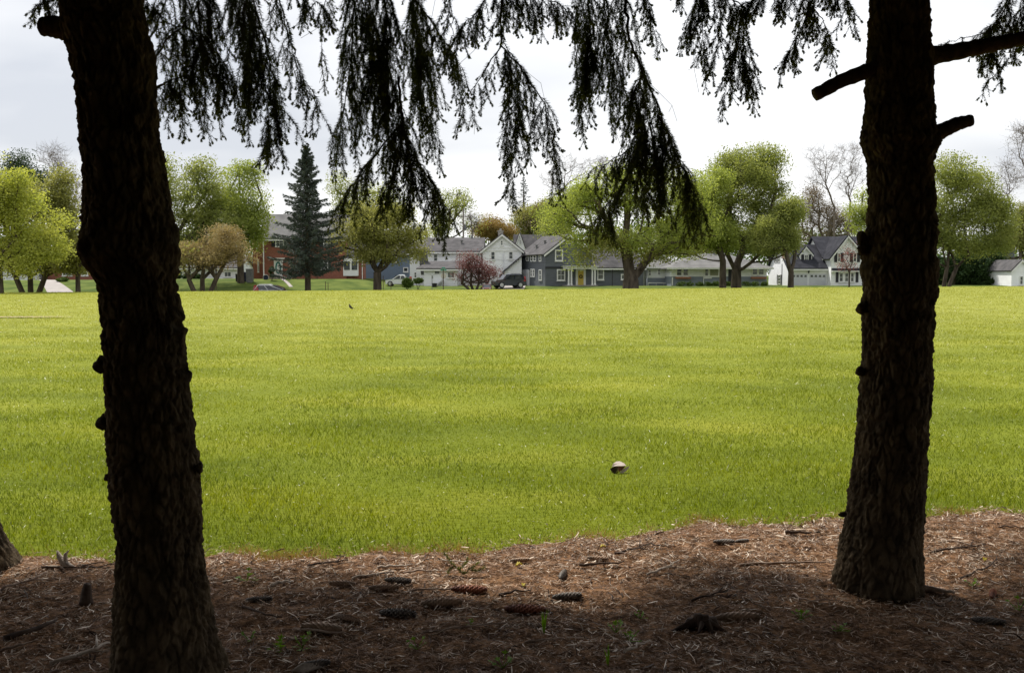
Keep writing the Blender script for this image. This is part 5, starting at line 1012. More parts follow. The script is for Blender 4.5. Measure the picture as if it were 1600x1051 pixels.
# --- right edge outbuilding, far roof
o_ = P(1580, 447, 128); hx = empty('white_house', (o_.x, o_.y, .1), 'small white gabled outbuilding at the right photo edge', 'house', 'houses across the field')
f = Face((o_.x, o_.y, 0), 0); apx, zx = f.at(1597, 406.5); gable_block(hx, f, 0, 2 * apx, zb, f.at(1580, 423)[1], apx, zx, 7, 'white_siding', 'roof_grey', over=.15, over_e=.1); window(hx, f, 1593, 431, 1598.5, 445, .1, (1, 2))
o_ = P(1570, 380, 175); hx = empty('grey_house', (o_.x, o_.y, 0), 'grey roofed house half hidden high among the trees at the right', 'house', 'houses across the field')
f = Face((o_.x, o_.y, 0), 0); side_block(hx, f, 0, f.at(1586, 380)[0], 0, f.at(1580, 372)[1], f.at(1580, 364)[1], 8, 'grey_siding', 'roof_grey'); window(hx, f, 1577, 374, 1582, 381, .12, (1, 2))
# --- left houses
o_ = P(58, 441, 140); hx = empty('brick_house', (o_.x, o_.y, .7), 'dark brick house with white-framed window beyond the left driveway', 'house', 'houses across the field')
f = Face((o_.x, o_.y, 0), 0); a1 = f.at(210, 430)[0]; side_block(hx, f, 0, a1, 0, f.at(100, 416)[1], f.at(100, 400)[1], 9, 'brick', 'roof_grey'); window(hx, f, 97, 422, 113, 431, .14, (3, 1)); window(hx, f, 127, 424, 138, 431, .14, (2, 1))
m = MB(); fbox(m, f, f.at(70.5, 430)[0], f.at(75.5, 430)[0], 0, f.at(70, 416)[1], .4, .7); m.build('carport_post', M['concrete'], hx)
m = MB(); fbox(m, f, f.at(58.5, 430)[0], f.at(70, 430)[0], .2, f.at(70, 420)[1], .02, .08); m.build('garage_door', M['shutter'], hx)
o_ = P(-60, 445, 136); hx = empty('white_house', (o_.x, o_.y, .7), 'pale house behind the maple trunk at the left photo edge', 'house', 'houses across the field')
f = Face((o_.x, o_.y, 0), 0); a1 = f.at(44, 430)[0]; side_block(hx, f, 0, a1, 0, f.at(20, 412)[1], f.at(20, 396)[1], 9, 'white_wall', 'roof_grey'); window(hx, f, 10, 424, 16, 433, .12, (1, 2)); window(hx, f, 28, 424, 34, 433, .12, (1, 2))
fx = empty('porch_railing', (PX(25, 133), 133, .6), 'white porch railing behind the stems at the left edge', 'railing'); f = Face((PX(9, 133), 133, 0), 0)
m = MB(); zt_ = f.at(20, 438)[1]; zl_ = f.at(20, 447)[1]; fbox(m, f, 0, 3.2, zt_ - .08, zt_, 0, .06); fbox(m, f, 0, 3.2, zl_, zl_ + .06, 0, .06); m.build('rail', M['trim'], fx)
m = MB()
for k in range(16): fbox(m, f, .1 + k * .2, .14 + k * .2, zl_ + .06, zt_ - .08, .01, .05)
m.build('balusters', M['trim'], fx); 
for px in (9, 17.5): m = MB(); a_ = f.at(px, 440)[0]; fbox(m, f, a_, a_ + .14, zl_ - .3, zt_ + .12, -.02, .08); m.build('post', M['trim'], fx)
o_ = P(272, 430, 150); hx = empty('white_house', (o_.x, o_.y, .7), 'pale low house behind the dark shrubs left of the rust-leaved tree', 'house', 'houses across the field')
f = Face((o_.x, o_.y, 0), 0); side_block(hx, f, 0, f.at(372, 430)[0], 0, f.at(300, 418)[1], f.at(300, 402)[1], 9, 'white_wall', 'roof_grey'); window(hx, f, 290, 422, 300, 430, .12, (2, 1)); window(hx, f, 350, 424, 362, 433, .12, (2, 1))
# ------------------------------------------------------------------ vehicles
def car(name, label, loc, heading, L, W, H, paint, prof, cabin, wheel_r=.34, cat='car'):
    """prof: lower body side outline (x 0..1 front at 0, z 0..1); cabin: glasshouse outline"""
    t = empty(name, loc, label, cat); t.rotation_euler = (0, 0, 0)
    h = Vector((math.cos(heading), math.sin(heading), 0)); s = Vector((-h.y, h.x, 0)); o = Vector(loc)
    def q(x, y, z): return o + h * ((x - .5) * L) + s * (y * W) + Vector((0, 0, z * H))
    def ring(pts, y, inset=0.0): return [q(x + inset * (.5 - x) * .1, y, z) for x, z in pts]
    m = MB(); n = len(prof); ys_ = [(-.5 + .03, .985), (-.5, 1), (.5, 1), (.5 - .03, .985)]; rings = []
    for y, k in ((-.47, .98), (-.5, 1.0), (.5, 1.0), (.47, .98)): pass
    vs = []; 
    for y, k in ((-.46, .975), (-.5, 1.0), (.5, 1.0), (.46, .975)):
        vs += [q(.5 + (x - .5) * k, y if True else 0, .2 + (z - .2) * (k if z > .3 else 1)) for x, z in prof]
    fs = [tuple(range(n)), tuple(range(4 * n - 1, 3 * n - 1, -1))]
    fs = [tuple(reversed(range(n))), tuple(range(3 * n, 4 * n))]
    for r_ in range(3): fs += [(r_ * n + i, r_ * n + (i + 1) % n, (r_ + 1) * n + (i + 1) % n, (r_ + 1) * n + i) for i in range(n)]
    m.add(vs, fs); m.build('body', M[paint], t)
    m = MB(); n = len(cabin); vs = []
    for y, k in ((-.40, 0), (-.46, 1), (.46, 1), (.40, 0)):
        for x, z in cabin:
            yy = y * (1.0 if z < .66 else .86); vs.append(q(x, yy, z))
    fs = [tuple(reversed(range(n))), tuple(range(3 * n, 4 * n))]
    for r_ in range(3): fs += [(r_ * n + i, r_ * n + (i + 1) % n, (r_ + 1) * n + (i + 1) % n, (r_ + 1) * n + i) for i in range(n)]
    m.add(vs, fs); m.build('windows', M['carglass'], t)
    # roof and pillars
    m = MB(); zt = max(z for x, z in cabin); xr = [x for x, z in cabin if z > zt - .03]; x0, x1 = min(xr), max(xr)
    m.hexa([q(x0 - .03, -.425, zt - .05), q(x1 + .03, -.425, zt - .05), q(x1 + .03, .425, zt - .05), q(x0 - .03, .425, zt - .05)], [q(x0 + .02, -.37, zt + .05), q(x1 - .02, -.37, zt + .05), q(x1 - .02, .37, zt + .05), q(x0 + .02, .37, zt + .05)])
    lo = [x for x, z in cabin if z < .66]; l0, l1 = min(lo), max(lo)
    for y in (-.45, .45):
        yt = y * .9
        for (xa, xb) in ((l0 + .005, x0), ((l0 + l1) / 2, (x0 + x1) / 2), (l1 - .03, x1 - .01)): m.tube([q(xa, y * 1.02, .6), q(xb, yt, zt)], .05, 5)
    m.build('roof', M[paint], t)
    for x in (.18, .80):
        for y in (-.47, .47):
            c = q(x, y, 0) + Vector((0, 0, wheel_r)); sg = 1 if y > 0 else -1; w = MB()
            w.tube([c - s * .11, c - s * .10, c + s * .10, c + s * .11], [wheel_r * .85, wheel_r, wheel_r, wheel_r * .85], 20); wh = w.build('wheel', M['black'], t)
            w = MB(); w.tube([c + s * (.112 * sg), c + s * (.125 * sg)], [wheel_r * .62, wheel_r * .55], 14); w.build('rim', M['rim'], wh)
    for y in (-.38, .38):
        w = MB(); w.box(q(.012, y, .52), .16, .16, .14); w.build('headlight', M['rim'], t)
        w = MB(); w.hexa([q(.90, y * 1.06, .5), q(1.003, y * 1.06, .5), q(.985, y * 1.02, .86), q(.945, y * 1.02, .86)], [q(.91, y * 1.30, .5), q(1.003, y * 1.26, .5), q(.985, y * 1.10, .80), q(.955, y * 1.12, .80)]); w.build('tail_light', M['tail'], t)
    w = MB(); w.tube([q(.30, -.5, .62), q(.30, -.58, .64)], .06, 6); w.tube([q(.30, .5, .62), q(.30, .58, .64)], .06, 6); w.build('mirror', M[paint], t)
    return t
suv = ([(0, .2), (0, .5), (.03, .58), (.26, .64), (.98, .66), (1.0, .5), (1.0, .2)], [(.22, .62), (.36, .97), (.50, 1.0), (.84, .99), (.90, .95), (.98, .64)])
x, y = PX(424, 107), 107.0
car('parked_car', 'silver hatchback with red tail lamp, mostly hidden beyond the lawn edge', (x, y, float(hz(x, 107)) + .01), 0, 3.4, 1.75, 1.62, 'car_silver', [(1 - a, b) for a, b in suv[0]][::-1], [(1 - a, b) for a, b in [(.05, .62), (.12, .80), (.30, .93), (.50, .97), (.84, .96), (.90, .92), (.98, .64)]][::-1])
# the hatchback faces right: turn by mirroring the outline above; its tail lamps stand at the left
for o in [c for c in bpy.data.objects if c.parent and c.parent.get('label', '').startswith('silver hatchback') and c.name.startswith(('tail_light', 'headlight'))]:
    for v in o.data.vertices: v.co.x = -v.co.x
    if o.name.startswith('tail_light'):
        for v in o.data.vertices: v.co.x = -1.70 + (v.co.x + 1.70) * 2.2 - .02; v.co.y *= 1.02; v.co.z = .75 + (v.co.z - .75) * 1.15 + .05
x, y = PX(795, 126), 126.0
x = PX(795, 126); car('parked_car', 'dark navy pickup-like SUV in the driveway beside the dark grey house', (x, y, float(hz(x, 126)) + .03), math.radians(22), 4.1, 1.8, 1.75, 'car_navy', *suv, wheel_r=.40)
x = PX(624, 130); car('parked_car', 'white sedan parked between the oak and the clipped hedge', (x, 130, float(hz(x, 130)) + .02), 0, 3.3, 1.7, 1.45, 'car_white', suv[0], [(.25, .62), (.40, .97), (.52, 1.0), (.70, .98), (.88, .64)])
x = PX(761, 121); tt_ = car('parked_car', 'small dark red car seen end on beside the purple tree', (x, 121, float(hz(x, 121)) + .02), math.radians(90), 3.4, 1.05, 1.0, 'car_red', *suv, wheel_r=.22)
# ------------------------------------------------------------------ street furniture
def pole_thing(name, label, cat, px, Y, z1, r=.04, mat='metal', z0=None):
    x = PX(px, Y); z = float(hz(x, Y)) if z0 is None else z0; t = empty(name, (x, Y, z), label, cat); m = MB(); m.tube([(x, Y, z - .2), (x, Y, z1)], r, 8); m.build('post', M[mat], t); return t, x
z1 = P(693, 420, 104).z; t, x = pole_thing('street_sign', 'green street name sign on a post with an octagonal sign facing away', 'street sign', 693, 104, z1, .045, 'stick_dark')
for (dy, py, w, ang) in ((0, 421.5, .62, .1), (.05, 418.6, .50, 1.0)):
    m = MB(); Rm = Matrix.Rotation(ang, 3, 'Z'); c = P(693, py, 104); m.box(c, w, .02, .17, Rm); pl = m.build('name_plate', M['sign_green'], t)
    m = MB(); m.box(c + Rm @ Vector((0, -.013, .075)), w, .004, .012, Rm); m.box(c + Rm @ Vector((0, -.013, -.075)), w, .004, .012, Rm); m.build('plate_border', M['trim'], pl)
c = P(693, 431, 104) + Vector((0, .09, 0)); m = MB(); m.prism([c + Vector((.31 * math.cos(a), 0, .31 * math.sin(a))) for a in [math.pi / 8 + k * math.pi / 4 for k in range(8)]], (0, .012, 0)); m.build('octagon_plate', M['sign_back'], t)
t, x = pole_thing('small_sign', 'thin post with a small dark plate left of the street sign', 'sign', 675.5, 104, P(675, 432, 104).z, .03)
m = MB(); m.box(P(675.5, 433, 104) + Vector((0, -.04, 0)), .16, .02, .34); m.build('plate', M['metal'], t)
Gp = 'thin dark posts along the far field edge'
for (px, y0, lb) in ((509.5, 441, 'thin dark post right of the blue-grey spruce, left of the pair'), (513.5, 443, 'thin dark post right of the blue-grey spruce, right of the pair'), (599.5, 432, 'thin post just right of the oak trunk'), (611.5, 442, 'short thin post left of the white sedan'), (339.5, 430, 'thin dark post beside the rust-leaved tree')):
    x = PX(px, 101); m = MB(); zz0 = float(hz(x, 101)); zt = P(px, y0, 101).z; m.tube([(x, 101, zz0 - .2), (x, 101, zt - .05), (x, 101, zt)], [.035, .035, .02], 6); m.box((x, 101, zt + .03), .09, .09, .06); tag(m.build('marker_post', M['stick_dark'], None, loc=(x, 101, zz0)), lb, 'post', Gp)
# utility pole and wires
x = PX(724.5, 150); t = empty('utility_pole', (x, 150, 0), 'tall wooden utility pole rising behind the white house', 'utility pole'); m = MB(); zt = P(724.5, 326, 150).z
m.tube([(x, 150, 0), (x, 150, zt)], [.17, .11], 8); m.build('pole', M['pole_wood'], t); m = MB(); m.box((x, 150, zt - 1.2), 1.6, .12, .12); m.box((x, 150, zt - 2.2), 1.0, .1, .1); m.build('crossarm', M['pole_wood'], t)
for k in (-.7, -.3, .3, .7): m = MB(); m.tube([(x + k, 150, zt - 1.14), (x + k, 150, zt - .95)], .05, 6); m.build('insulator', M['metal'], t)
m = MB(); m.tube([(x + .3, 149.8, zt - 3.2), (x + .3, 149.8, zt - 2.4)], .2, 10); m.build('transformer', M['metal'], t)
for (a, b, lb) in (((640, 398, 128), (1000, 402, 128), 'upper service wire crossing before the white and grey houses'), ((745, 400, 127), (880, 408, 127), 'lower service wire crossing the white gable')):
    A_, B_ = P(*a), P(*b); m = MB(); m.tube([A_.lerp(B_, k / 14) + Vector((0, 0, -.5 * math.sin(math.pi * k / 14))) for k in range(15)], .012, 4); tag(m.build('overhead_wire', M['black'], None, loc=A_), lb, 'wire')
# yard objects by the brick house
def obj_box(name, label, cat, px0, px1, py0, py1, Y, mat, d=.8, lid=True):
    a, b = P(px0, py1, Y), P(px1, py0, Y); zb_ = min(a.z, float(hz(a.x, Y))); t = empty(name, ((a.x + b.x) / 2, Y, zb_), label, cat)
    m = MB(); w = b.x - a.x; m.hexa([(a.x + w * .05, Y, zb_), (b.x - w * .05, Y, zb_), (b.x - w * .05, Y + d, zb_), (a.x + w * .05, Y + d, zb_)], [(a.x, Y - .03, b.z), (b.x, Y - .03, b.z), (b.x, Y + d, b.z), (a.x, Y + d, b.z)]); m.build('body', M[mat], t)
    if lid: m = MB(); m.box(((a.x + b.x) / 2, Y + d / 2, b.z + .05), w * 1.08, d * 1.08, .09); m.build('lid', M[mat], t)
    return t
obj_box('utility_cabinet', 'tall grey-green utility cabinet left of the brick house', 'cabinet', 384.5, 394, 421, 440, 126, 'metal')
obj_box('rubbish_bin', 'dark rubbish bin left of the utility cabinet', 'bin', 368, 376, 429, 438, 127, 'black')
obj_box('covered_grill', 'navy covered barbecue beside the utility cabinet', 'barbecue', 377, 384, 426, 438, 127, 'navy_cloth')
obj_box('dark_bin', 'low black bin at the foot of the white house', 'bin', 675, 682, 443.5, 448.5, 128, 'black')
c = P(415.5, 433.5, 129); t = empty('round_planter', (c.x, c.y, c.z - .4), 'round dark blue disc leaning by the brick house downspout', 'garden disc'); m = MB(); m.tube([c + Vector((0, -.04, 0)), c + Vector((0, .04, 0))], .34, 20); m.build('disc', M['navy_cloth'], t)
m = MB(); m.tube([c + Vector((.36 * math.cos(a), -.05, .36 * math.sin(a))) for a in np.linspace(0, 6.283, 20)], .04, 6); m.build('rim', M['sign_back'], t); m = MB(); m.box(c + Vector((0, .1, -.3)), .3, .25, .2); m.build('foot', M['sign_back'], t)
# bird in the field
c = P(548.5, 483, 41.0); c.z = float(hz(c.x, c.y)); m = MB()
m.tube([c + Vector((.11, 0, .055)), c + Vector((.04, 0, .07)), c + Vector((-.03, 0, .12)), c + Vector((-.055, 0, .18)), c + Vector((-.06, 0, .22)), c + Vector((-.09, 0, .225))], [.008, .035, .05, .032, .028, .005], 10)
m.tube([c + Vector((0, .015, 0)), c + Vector((-.01, .015, .08))], .006, 5); m.tube([c + Vector((.01, -.015, 0)), c + Vector((-.01, -.015, .08))], .006, 5)
tag(m.build('bird', M['feather'], None, loc=c, smooth=True), 'small dark bird standing upright in the far lawn', 'bird')
# bare soil streak on the left of the lawn
def soil_streak(pxa, pxb, py, w, label):
    V = []; Q = []; n = 40
    for k in range(n + 1):
        px = pxa + (pxb - pxa) * k / n; Y = ground_Y(py, float(crest(-15) * .25)); x = PX(px, Y); hw = w * math.sin(math.pi * min(1, max(0.02, k / n))) * (.6 + .4 * math.sin(k * 1.7)) + .02
        for d in (-hw, hw): V.append((x, Y + d, float(hz(x, Y + d)) + .05))
    for k in range(n): Q.append((k * 2, k * 2 + 2, k * 2 + 3, k * 2 + 1))
    o = mesh_np('bare_soil', V, Q, M['litter']); o['kind'] = 'structure'
soil_streak(-60, 118, 497, .35, '')
# ------------------------------------------------------------------ litter things: cones, sticks, weeds
def G(px, py, up=0.0):
    Y = ground_Y(py, .02)
    for _ in range(4):
        x = PX(px, Y); z = float(floor_z(x, Y)) if Y < float(border(x)) + .06 else float(hz(x, Y)); Y = ground_Y(py, z)
    p = P(px, py, Y); p.z = z + up; return p
def cone_mesh(L=.145, Rm=.017, mat='cone', open_=.0):
    m = MB(); n = 15; q = [Vector(((k / 10 - .5) * L, 0, 0)) for k in range(11)]; m.tube(q, [Rm * .72 * max(.12, math.sin(math.pi * (.10 + .84 * k / 10)) ** .6) for k in range(11)], 10)
    for k in range(n):
        t = .03 + .94 * k / n; r = Rm * math.sin(math.pi * (.10 + .82 * t)) ** .55
        for j in range(7):
            a = 2 * math.pi * (j + .5 * (k % 2)) / 7; ra = Vector((0, math.cos(a), math.sin(a))); ta = Vector((0, -math.sin(a), math.cos(a))); x0 = (t - .5) * L
            w = r * .50; b = Vector((x0, 0, 0)) + ra * r * .66; tip = Vector((x0 + L * (.085 + .0 * open_), 0, 0)) + ra * r * (1.12 + .35 * open_)
            mid = (b + tip) / 2 + ra * r * .05
            m.add([b - ta * w * .6, b + ta * w * .6, mid + ta * w, tip, mid - ta * w, mid - ra * r * .10], [(0, 1, 2, 5), (5, 2, 3), (5, 3, 4), (0, 5, 4), (0, 4, 3, 2, 1)])
    return m
protos = {}
def cone(px, py, ang, mat, label, L=1.0, roll=0, tilt=0, op=0.0):
    key = (mat, op); p = G(px, py, .015)
    if key not in protos:
        o = cone_mesh(mat=mat, open_=op).build('spruce_cone', M[mat], None, loc=(0, 0, 0)); protos[key] = o
        at_ = o.data.attributes.new('rnd', 'FLOAT', 'POINT'); at_.data.foreach_set('value', [min(1, max(0, (math.hypot(v.co.y, v.co.z) / (.017 * (1.12 + .35 * op)) - .60) / .36)) ** 1.5 for v in o.data.vertices])  # paler scale tips, darker bases: light on the scales put into the colour
    else: o = protos[key].copy(); C.objects.link(o)
    o.location = p; o.rotation_euler = (roll, tilt, rad(ang)); o.scale = (L, L, L)
    tag(o, label, 'spruce cone', 'fallen spruce cones on the needle litter')
cone(690, 946, 8, 'cone', 'long grey-brown cone lying level, just right of the black cone', 1.25)
cone(733, 925, -4, 'cone_red', 'reddish-brown cone beneath the green spruce sprig', 1.15)
cone(622, 963, -8, 'cone_dark', 'black open-scaled cone left of the long grey-brown cone', 1.1, op=.6)
cone(503, 986, 172, 'cone', 'tan cone lying left, below the slanted cone near the left spruce', 1.2)
cone(543, 971, -35, 'cone', 'grey-brown cone lying at a slant above the tan cone', .9)
cone(822, 957, -10, 'cone_red', 'dull red cone lying alone right of the middle of the foreground', 1.3)
cone(1152, 969, 4, 'cone', 'pale tan cone resting against the right side of the root knot', 1.3)
cone(886, 936, 14, 'cone_dark', 'dark weathered cone lying in the shade below the small end-on cone', .95, op=.4)
cone(879, 902, 75, 'cone_dark', 'small dark cone seen end-on at the shade edge', .8, op=.4)
cone(535, 916, 176, 'cone', 'half-buried grey cone near the lit litter right of the left spruce', .85)
cone(600, 922, 5, 'cone', 'pale cone pressed into the litter left of the reddish cone', .95)
cone(1131, 850, 2, 'cone_dark', 'dark cone by the lawn edge, left one of a touching pair', .8, op=.3)
cone(1159, 849, 20, 'cone_dark', 'dark cone by the lawn edge, right one of a touching pair', .6, op=.5)
cone(405, 941, 10, 'cone_dark', 'dark broken cone just right of the left spruce base', .8, op=.6)
cone(1551, 932, 60, 'cone_red', 'brown open cone near the right photo edge', .7, op=.7)
cone(934, 876, -12, 'cone', 'pale small cone in the lit litter by the lawn edge', .75)
cone(812, 879, 14, 'cone', 'whitish-brown cone stub in the lit litter above the yellow leaf', .7)
cone(492, 1043, 20, 'cone_dark', 'black ridged cone lying on the pale bark at the bottom of the photo', .8, op=.5)
cone(622, 911, -10, 'cone_dark', 'dark cone half sunk in litter left of the spruce sprig', .9, op=.3)
#cone(780, 968, 30, 'cone_dark', 'dark cone in shade left of the dull red cone', .8, op=.5)
#cone(1040, 935, -6, 'cone_dark', 'small black cone fragment at the shade edge above the root knot', .5, op=.6)
cone(1545, 975, -20, 'cone_dark', 'black cone in the deep shade at the lower right', .9, op=.5)
#cone(60, 1000, -12, 'cone_red', 'reddish cone in the shade at the lower left photo edge', 1.1)
#cone(1205, 1015, 25, 'cone_dark', 'dark cone in deep shade below the right spruce base', .8, op=.4)
#cone(700, 995, 35, 'cone_dark', 'dark thin cone in shade below the long grey-brown cone', .8, op=.3)
def stick(px0, py0, px1, py1, r, mat, label, bend=.02, fork=False, up=.006, seed=0):
    g = random.Random(seed + int(px0 * 7 + py0)); a, b = G(px0, py0, up), G(px1, py1, up + g.random() * .012); n = 9; q = []
    side = (b - a).cross(Vector((0, 0, 1))).normalized()
    for k in range(n + 1): t = k / n; q.append(a.lerp(b, t) + side * (bend * math.sin(math.pi * t) + g.gauss(0, .004)) + Vector((0, 0, abs(g.gauss(0, .004)) + .006 * math.sin(math.pi * t))))
    m = MB(); m.tube(q, [r * (1 - .6 * k / n) * (1 + .15 * g.random()) for k in range(n + 1)], 7)
    if fork:
        for (i, s_) in ((3, 1), (6, -1)): v = (q[i + 1] - q[i]).normalized() + side * .8 * s_; m.tube([q[i], q[i] + v * .04 + Vector((0, 0, .008)), q[i] + v * .09], [r * .6, r * .5, r * .2], 6)
    tag(m.build('fallen_stick', M[mat], None, loc=a, smooth=True), label, 'stick', 'fallen sticks on the needle litter')
S = [(960, 866, 1010, 852, .006, 'stick_dark', 'dark curved stick at the lawn edge right of the pale cone', .03, 1), (1010, 852, 1050, 860, .005, 'stick_dark', 'dark stick continuing along the lawn edge left of the cone pair', .01, 0), (905, 886, 975, 884, .007, 'stick_dark', 'straight dark brown stick in the lit litter below the curved one', .01, 0),
     (1155, 884, 1290, 881, .008, 'stick', 'long level stick reaching the left side of the right spruce', .015, 0), (1227, 834, 1268, 836, .011, 'stick_dark', 'short thick dark stick near the lawn left of the right spruce', .0, 0), (590, 890, 645, 888, .008, 'driftwood', 'whitish stick in the lit litter left of the spruce sprig', .01, 0),
     (550, 905, 615, 896, .007, 'driftwood', 'pale angled stick beside the curled brown leaf', .015, 0), (630, 897, 700, 897, .005, 'stick', 'thin level stick under the whitish stick', .006, 0), (422, 916, 460, 911, .009, 'driftwood', 'stubby pale stick right of the left spruce', .004, 0), (640, 925, 735, 922, .005, 'stick', 'thin stick ending at the reddish-brown cone', .01, 0),
     (480, 885, 545, 878, .006, 'stick_dark', 'dark forked stick by the dead grass fringe', .02, 1), (1440, 921, 1492, 930, .014, 'stick', 'thick reddish stick lying at the right foot of the right spruce', .006, 0), (1390, 962, 1448, 952, .004, 'stick', 'thin grey stick crossing the front of the right spruce base', .008, 0),
     (1455, 863, 1540, 853, .006, 'stick_dark', 'thin dark stick in the lit litter right of the right spruce', .02, 1), (1500, 905, 1560, 873, .005, 'stick_dark', 'bent dark twig above the open cone on the right', .03, 0), (1560, 825, 1600, 829, .005, 'stick_dark', 'dark twig at the lawn edge on the far right', .005, 0), (1470, 845, 1545, 860, .005, 'stick', 'slender brown twig slanting down right of the right spruce', .01, 0),
     (0, 925, 75, 900, .006, 'stick', 'pale twig running toward the flared roots at left', .02, 1), (5, 1000, 90, 975, .012, 'stick_dark', 'thick dark red-brown stick at the lower left', .03, 0), (80, 1040, 175, 1005, .009, 'driftwood', 'long pale stick leaning toward the left spruce base', .02, 1), (0, 1020, 60, 1003, .006, 'stick', 'thin grey stick at the bottom left corner', .01, 0), (65, 888, 160, 890, .005, 'stick_dark', 'dark twig between the flared roots and the left spruce', .02, 1), (130, 885, 172, 893, .005, 'stick_dark', 'knotty dark twig touching the left spruce', .02, 1),
     (380, 950, 440, 970, .006, 'stick_dark', 'dark stick slanting right of the left spruce below the broken cone', .01, 0), (460, 985, 560, 1000, .006, 'stick', 'long brown twig passing under the tan cone', .01, 0), (660, 990, 790, 978, .005, 'stick', 'long thin twig in the shade, middle of the foreground', .02, 0), (820, 1005, 880, 1000, .005, 'stick', 'thin twig left of the green weed clump', .02, 0), (975, 1022, 1015, 1003, .005, 'driftwood', 'pale thin twig slanting in the shade below the weeds', .01, 0),
     (1080, 940, 1140, 925, .006, 'stick_dark', 'dark crooked stick at the shade edge above the tan cone', .02, 1), (780, 930, 830, 925, .006, 'stick_dark', 'short dark stick at the shade edge above the dull red cone', .01, 0), (1010, 900, 1060, 880, .006, 'driftwood', 'pale forked twig in the lit litter below the curved dark stick', .02, 1), (690, 878, 745, 884, .004, 'driftwood', 'fine whitish twig at the lawn edge left of the pale cone stub', .01, 0), (1310, 1010, 1350, 1030, .004, 'stick', 'fine curved twig in the deep shade below the right spruce', .03, 0), (1240, 930, 1290, 950, .005, 'stick', 'curved pale twig left of the right spruce base', .03, 1)]
for s_ in S: stick(s_[0], s_[1], s_[2], s_[3], s_[4], s_[5], s_[6], s_[7], bool(s_[8]))
# root knot
c = G(1098, 982); m = MB(); g = random.Random(4)
for (a, L, w) in ((3.3, .12, .018), (2.6, .07, .022), (4.1, .10, .014), (4.9, .08, .02), (5.6, .11, .012), (.2, .06, .024), (1.2, .05, .02)):
    d = Vector((math.cos(a), math.sin(a) * .8, 0)); b = Vector((-d.y, d.x, 0)) * g.gauss(0, .02); m.tube([c + Vector((0, 0, .03)) + d * .008, c + d * L * .4 + b + Vector((0, 0, .024 + .012 * g.random())), c + d * L * .8 + b * 1.5 + Vector((0, 0, .010)), c + d * L * 1.25 + Vector((0, 0, -.006))], [w, w * .8, w * .5, w * .2], 7)
for (x_, y_, z_, r_) in ((0, 0, .03, .034), (-.045, .01, .02, .026), (.035, .01, .022, .028), (.01, -.01, .05, .016), (-.02, 0, .045, .02)): m.tube([c + Vector((x_ - r_, y_, z_ - .004)), c + Vector((x_ - r_ * .5, y_, z_)), c + Vector((x_ + r_ * .5, y_, z_ + .003)), c + Vector((x_ + r_, y_, z_ - .005))], [r_ * .3, r_ * .95, r_ * .8, r_ * .25], 9)
m.v = [tuple(Vector(v) + Vector((noise.noise(Vector(v) * 60), noise.noise(Vector(v) * 55 + Vector((3, 3, 3))), noise.noise(Vector(v) * 50 + Vector((8, 1, 2))))) * .008) for v in m.v]
tag(m.build('root_knot', M['stick_dark'], None, loc=c, smooth=True), 'dark exposed root knot humped out of the litter left of the tan cone', 'root')
# little tilted stump near the left spruce
c = G(135, 942); m = MB(); m.tube([c + Vector((0, 0, -.02)), c + Vector((0, 0, .015)), c + Vector((.004, 0, .06)), c + Vector((.008, 0, .085)), c + Vector((.010, 0, .088))], [.036, .027, .021, .017, .008], 9); tag(m.build('branch_stump', M['stick_dark'], None, loc=c, smooth=True), 'small upright broken stump between the left edge roots and the left spruce', 'stump')
c = G(103, 888); m = MB(); m.tube([c + Vector((.05, -.02, 0)), c + Vector((0, 0, .02)), c + Vector((-.04, .02, .055)), c + Vector((-.05, .02, .085))], [.016, .02, .014, .004], 8); m.tube([c + Vector((0, 0, .02)), c + Vector((-.005, .01, .07)), c + Vector((.012, .01, .088))], [.014, .009, .003], 7); m.tube([c, c + Vector((-.07, -.01, .012)), c + Vector((-.12, 0, .004))], [.014, .009, .004], 7)
tag(m.build('gnarled_wood', M['driftwood'], None, loc=c, smooth=True), 'gnarled grey piece of dead wood at the lawn edge near the left spruce', 'dead wood')
# pale bark chunk at the bottom
c = G(482, 1046); m = MB(); m.tube([c + Vector((-.05, -.03, .0)), c + Vector((-.02, -.01, .006)), c + Vector((.03, .012, .008)), c + Vector((.06, .02, .0))], [.012, .021, .018, .007], 9); m.v = [tuple(Vector(v) + Vector((0, 0, noise.noise(Vector(v) * 70) * .01))) for v in m.v]; tag(m.build('bark_chunk', M['driftwood'], None, loc=c, smooth=True), 'pale piece of bark at the bottom of the photo under the black cone', 'bark')
# curled brown leaf, yellow leaves, dry leaf in the lawn
def curled_leaf(p, L, W, ang, mat, label, name='dry_leaf', cup=.5, arch=.5):
    V = []; n = 10; k = 6; ca, sa = math.cos(ang), math.sin(ang)
    for i in range(n + 1):
        t = i / n; w = W * math.sin(math.pi * (.04 + .92 * t)) ** .8
        for j in range(k + 1):
            s_ = j / k * 2 - 1; x_ = (t - .5) * L; y_ = s_ * w * math.cos(cup * abs(s_)); z_ = arch * L * math.sin(math.pi * t) * .5 + cup * w * s_ * s_ + .004 * math.sin(i * 2.1 + j)
            V.append((p.x + x_ * ca - y_ * sa, p.y + x_ * sa + y_ * ca, p.z + z_))
    Q = [(i * (k + 1) + j, i * (k + 1) + j + 1, (i + 1) * (k + 1) + j + 1, (i + 1) * (k + 1) + j) for i in range(n) for j in range(k)]
    o = mesh_np(name, V, Q, M[mat], None, loc=p, smooth=True); s2 = o.modifiers.new('thick', 'SOLIDIFY'); s2.thickness = .0012; tag(o, label, 'leaf'); return o
curled_leaf(G(595, 880, .004), .085, .025, .1, 'stick', 'arched brown curled leaf at the lawn edge left of the whitish stick', cup=-.3, arch=.9)
curled_leaf(G(811, 886, .01), .035, .014, .4, 'yellow_petal', 'bright yellow leaf in the lit litter beside the whitish-brown cone', cup=.4)
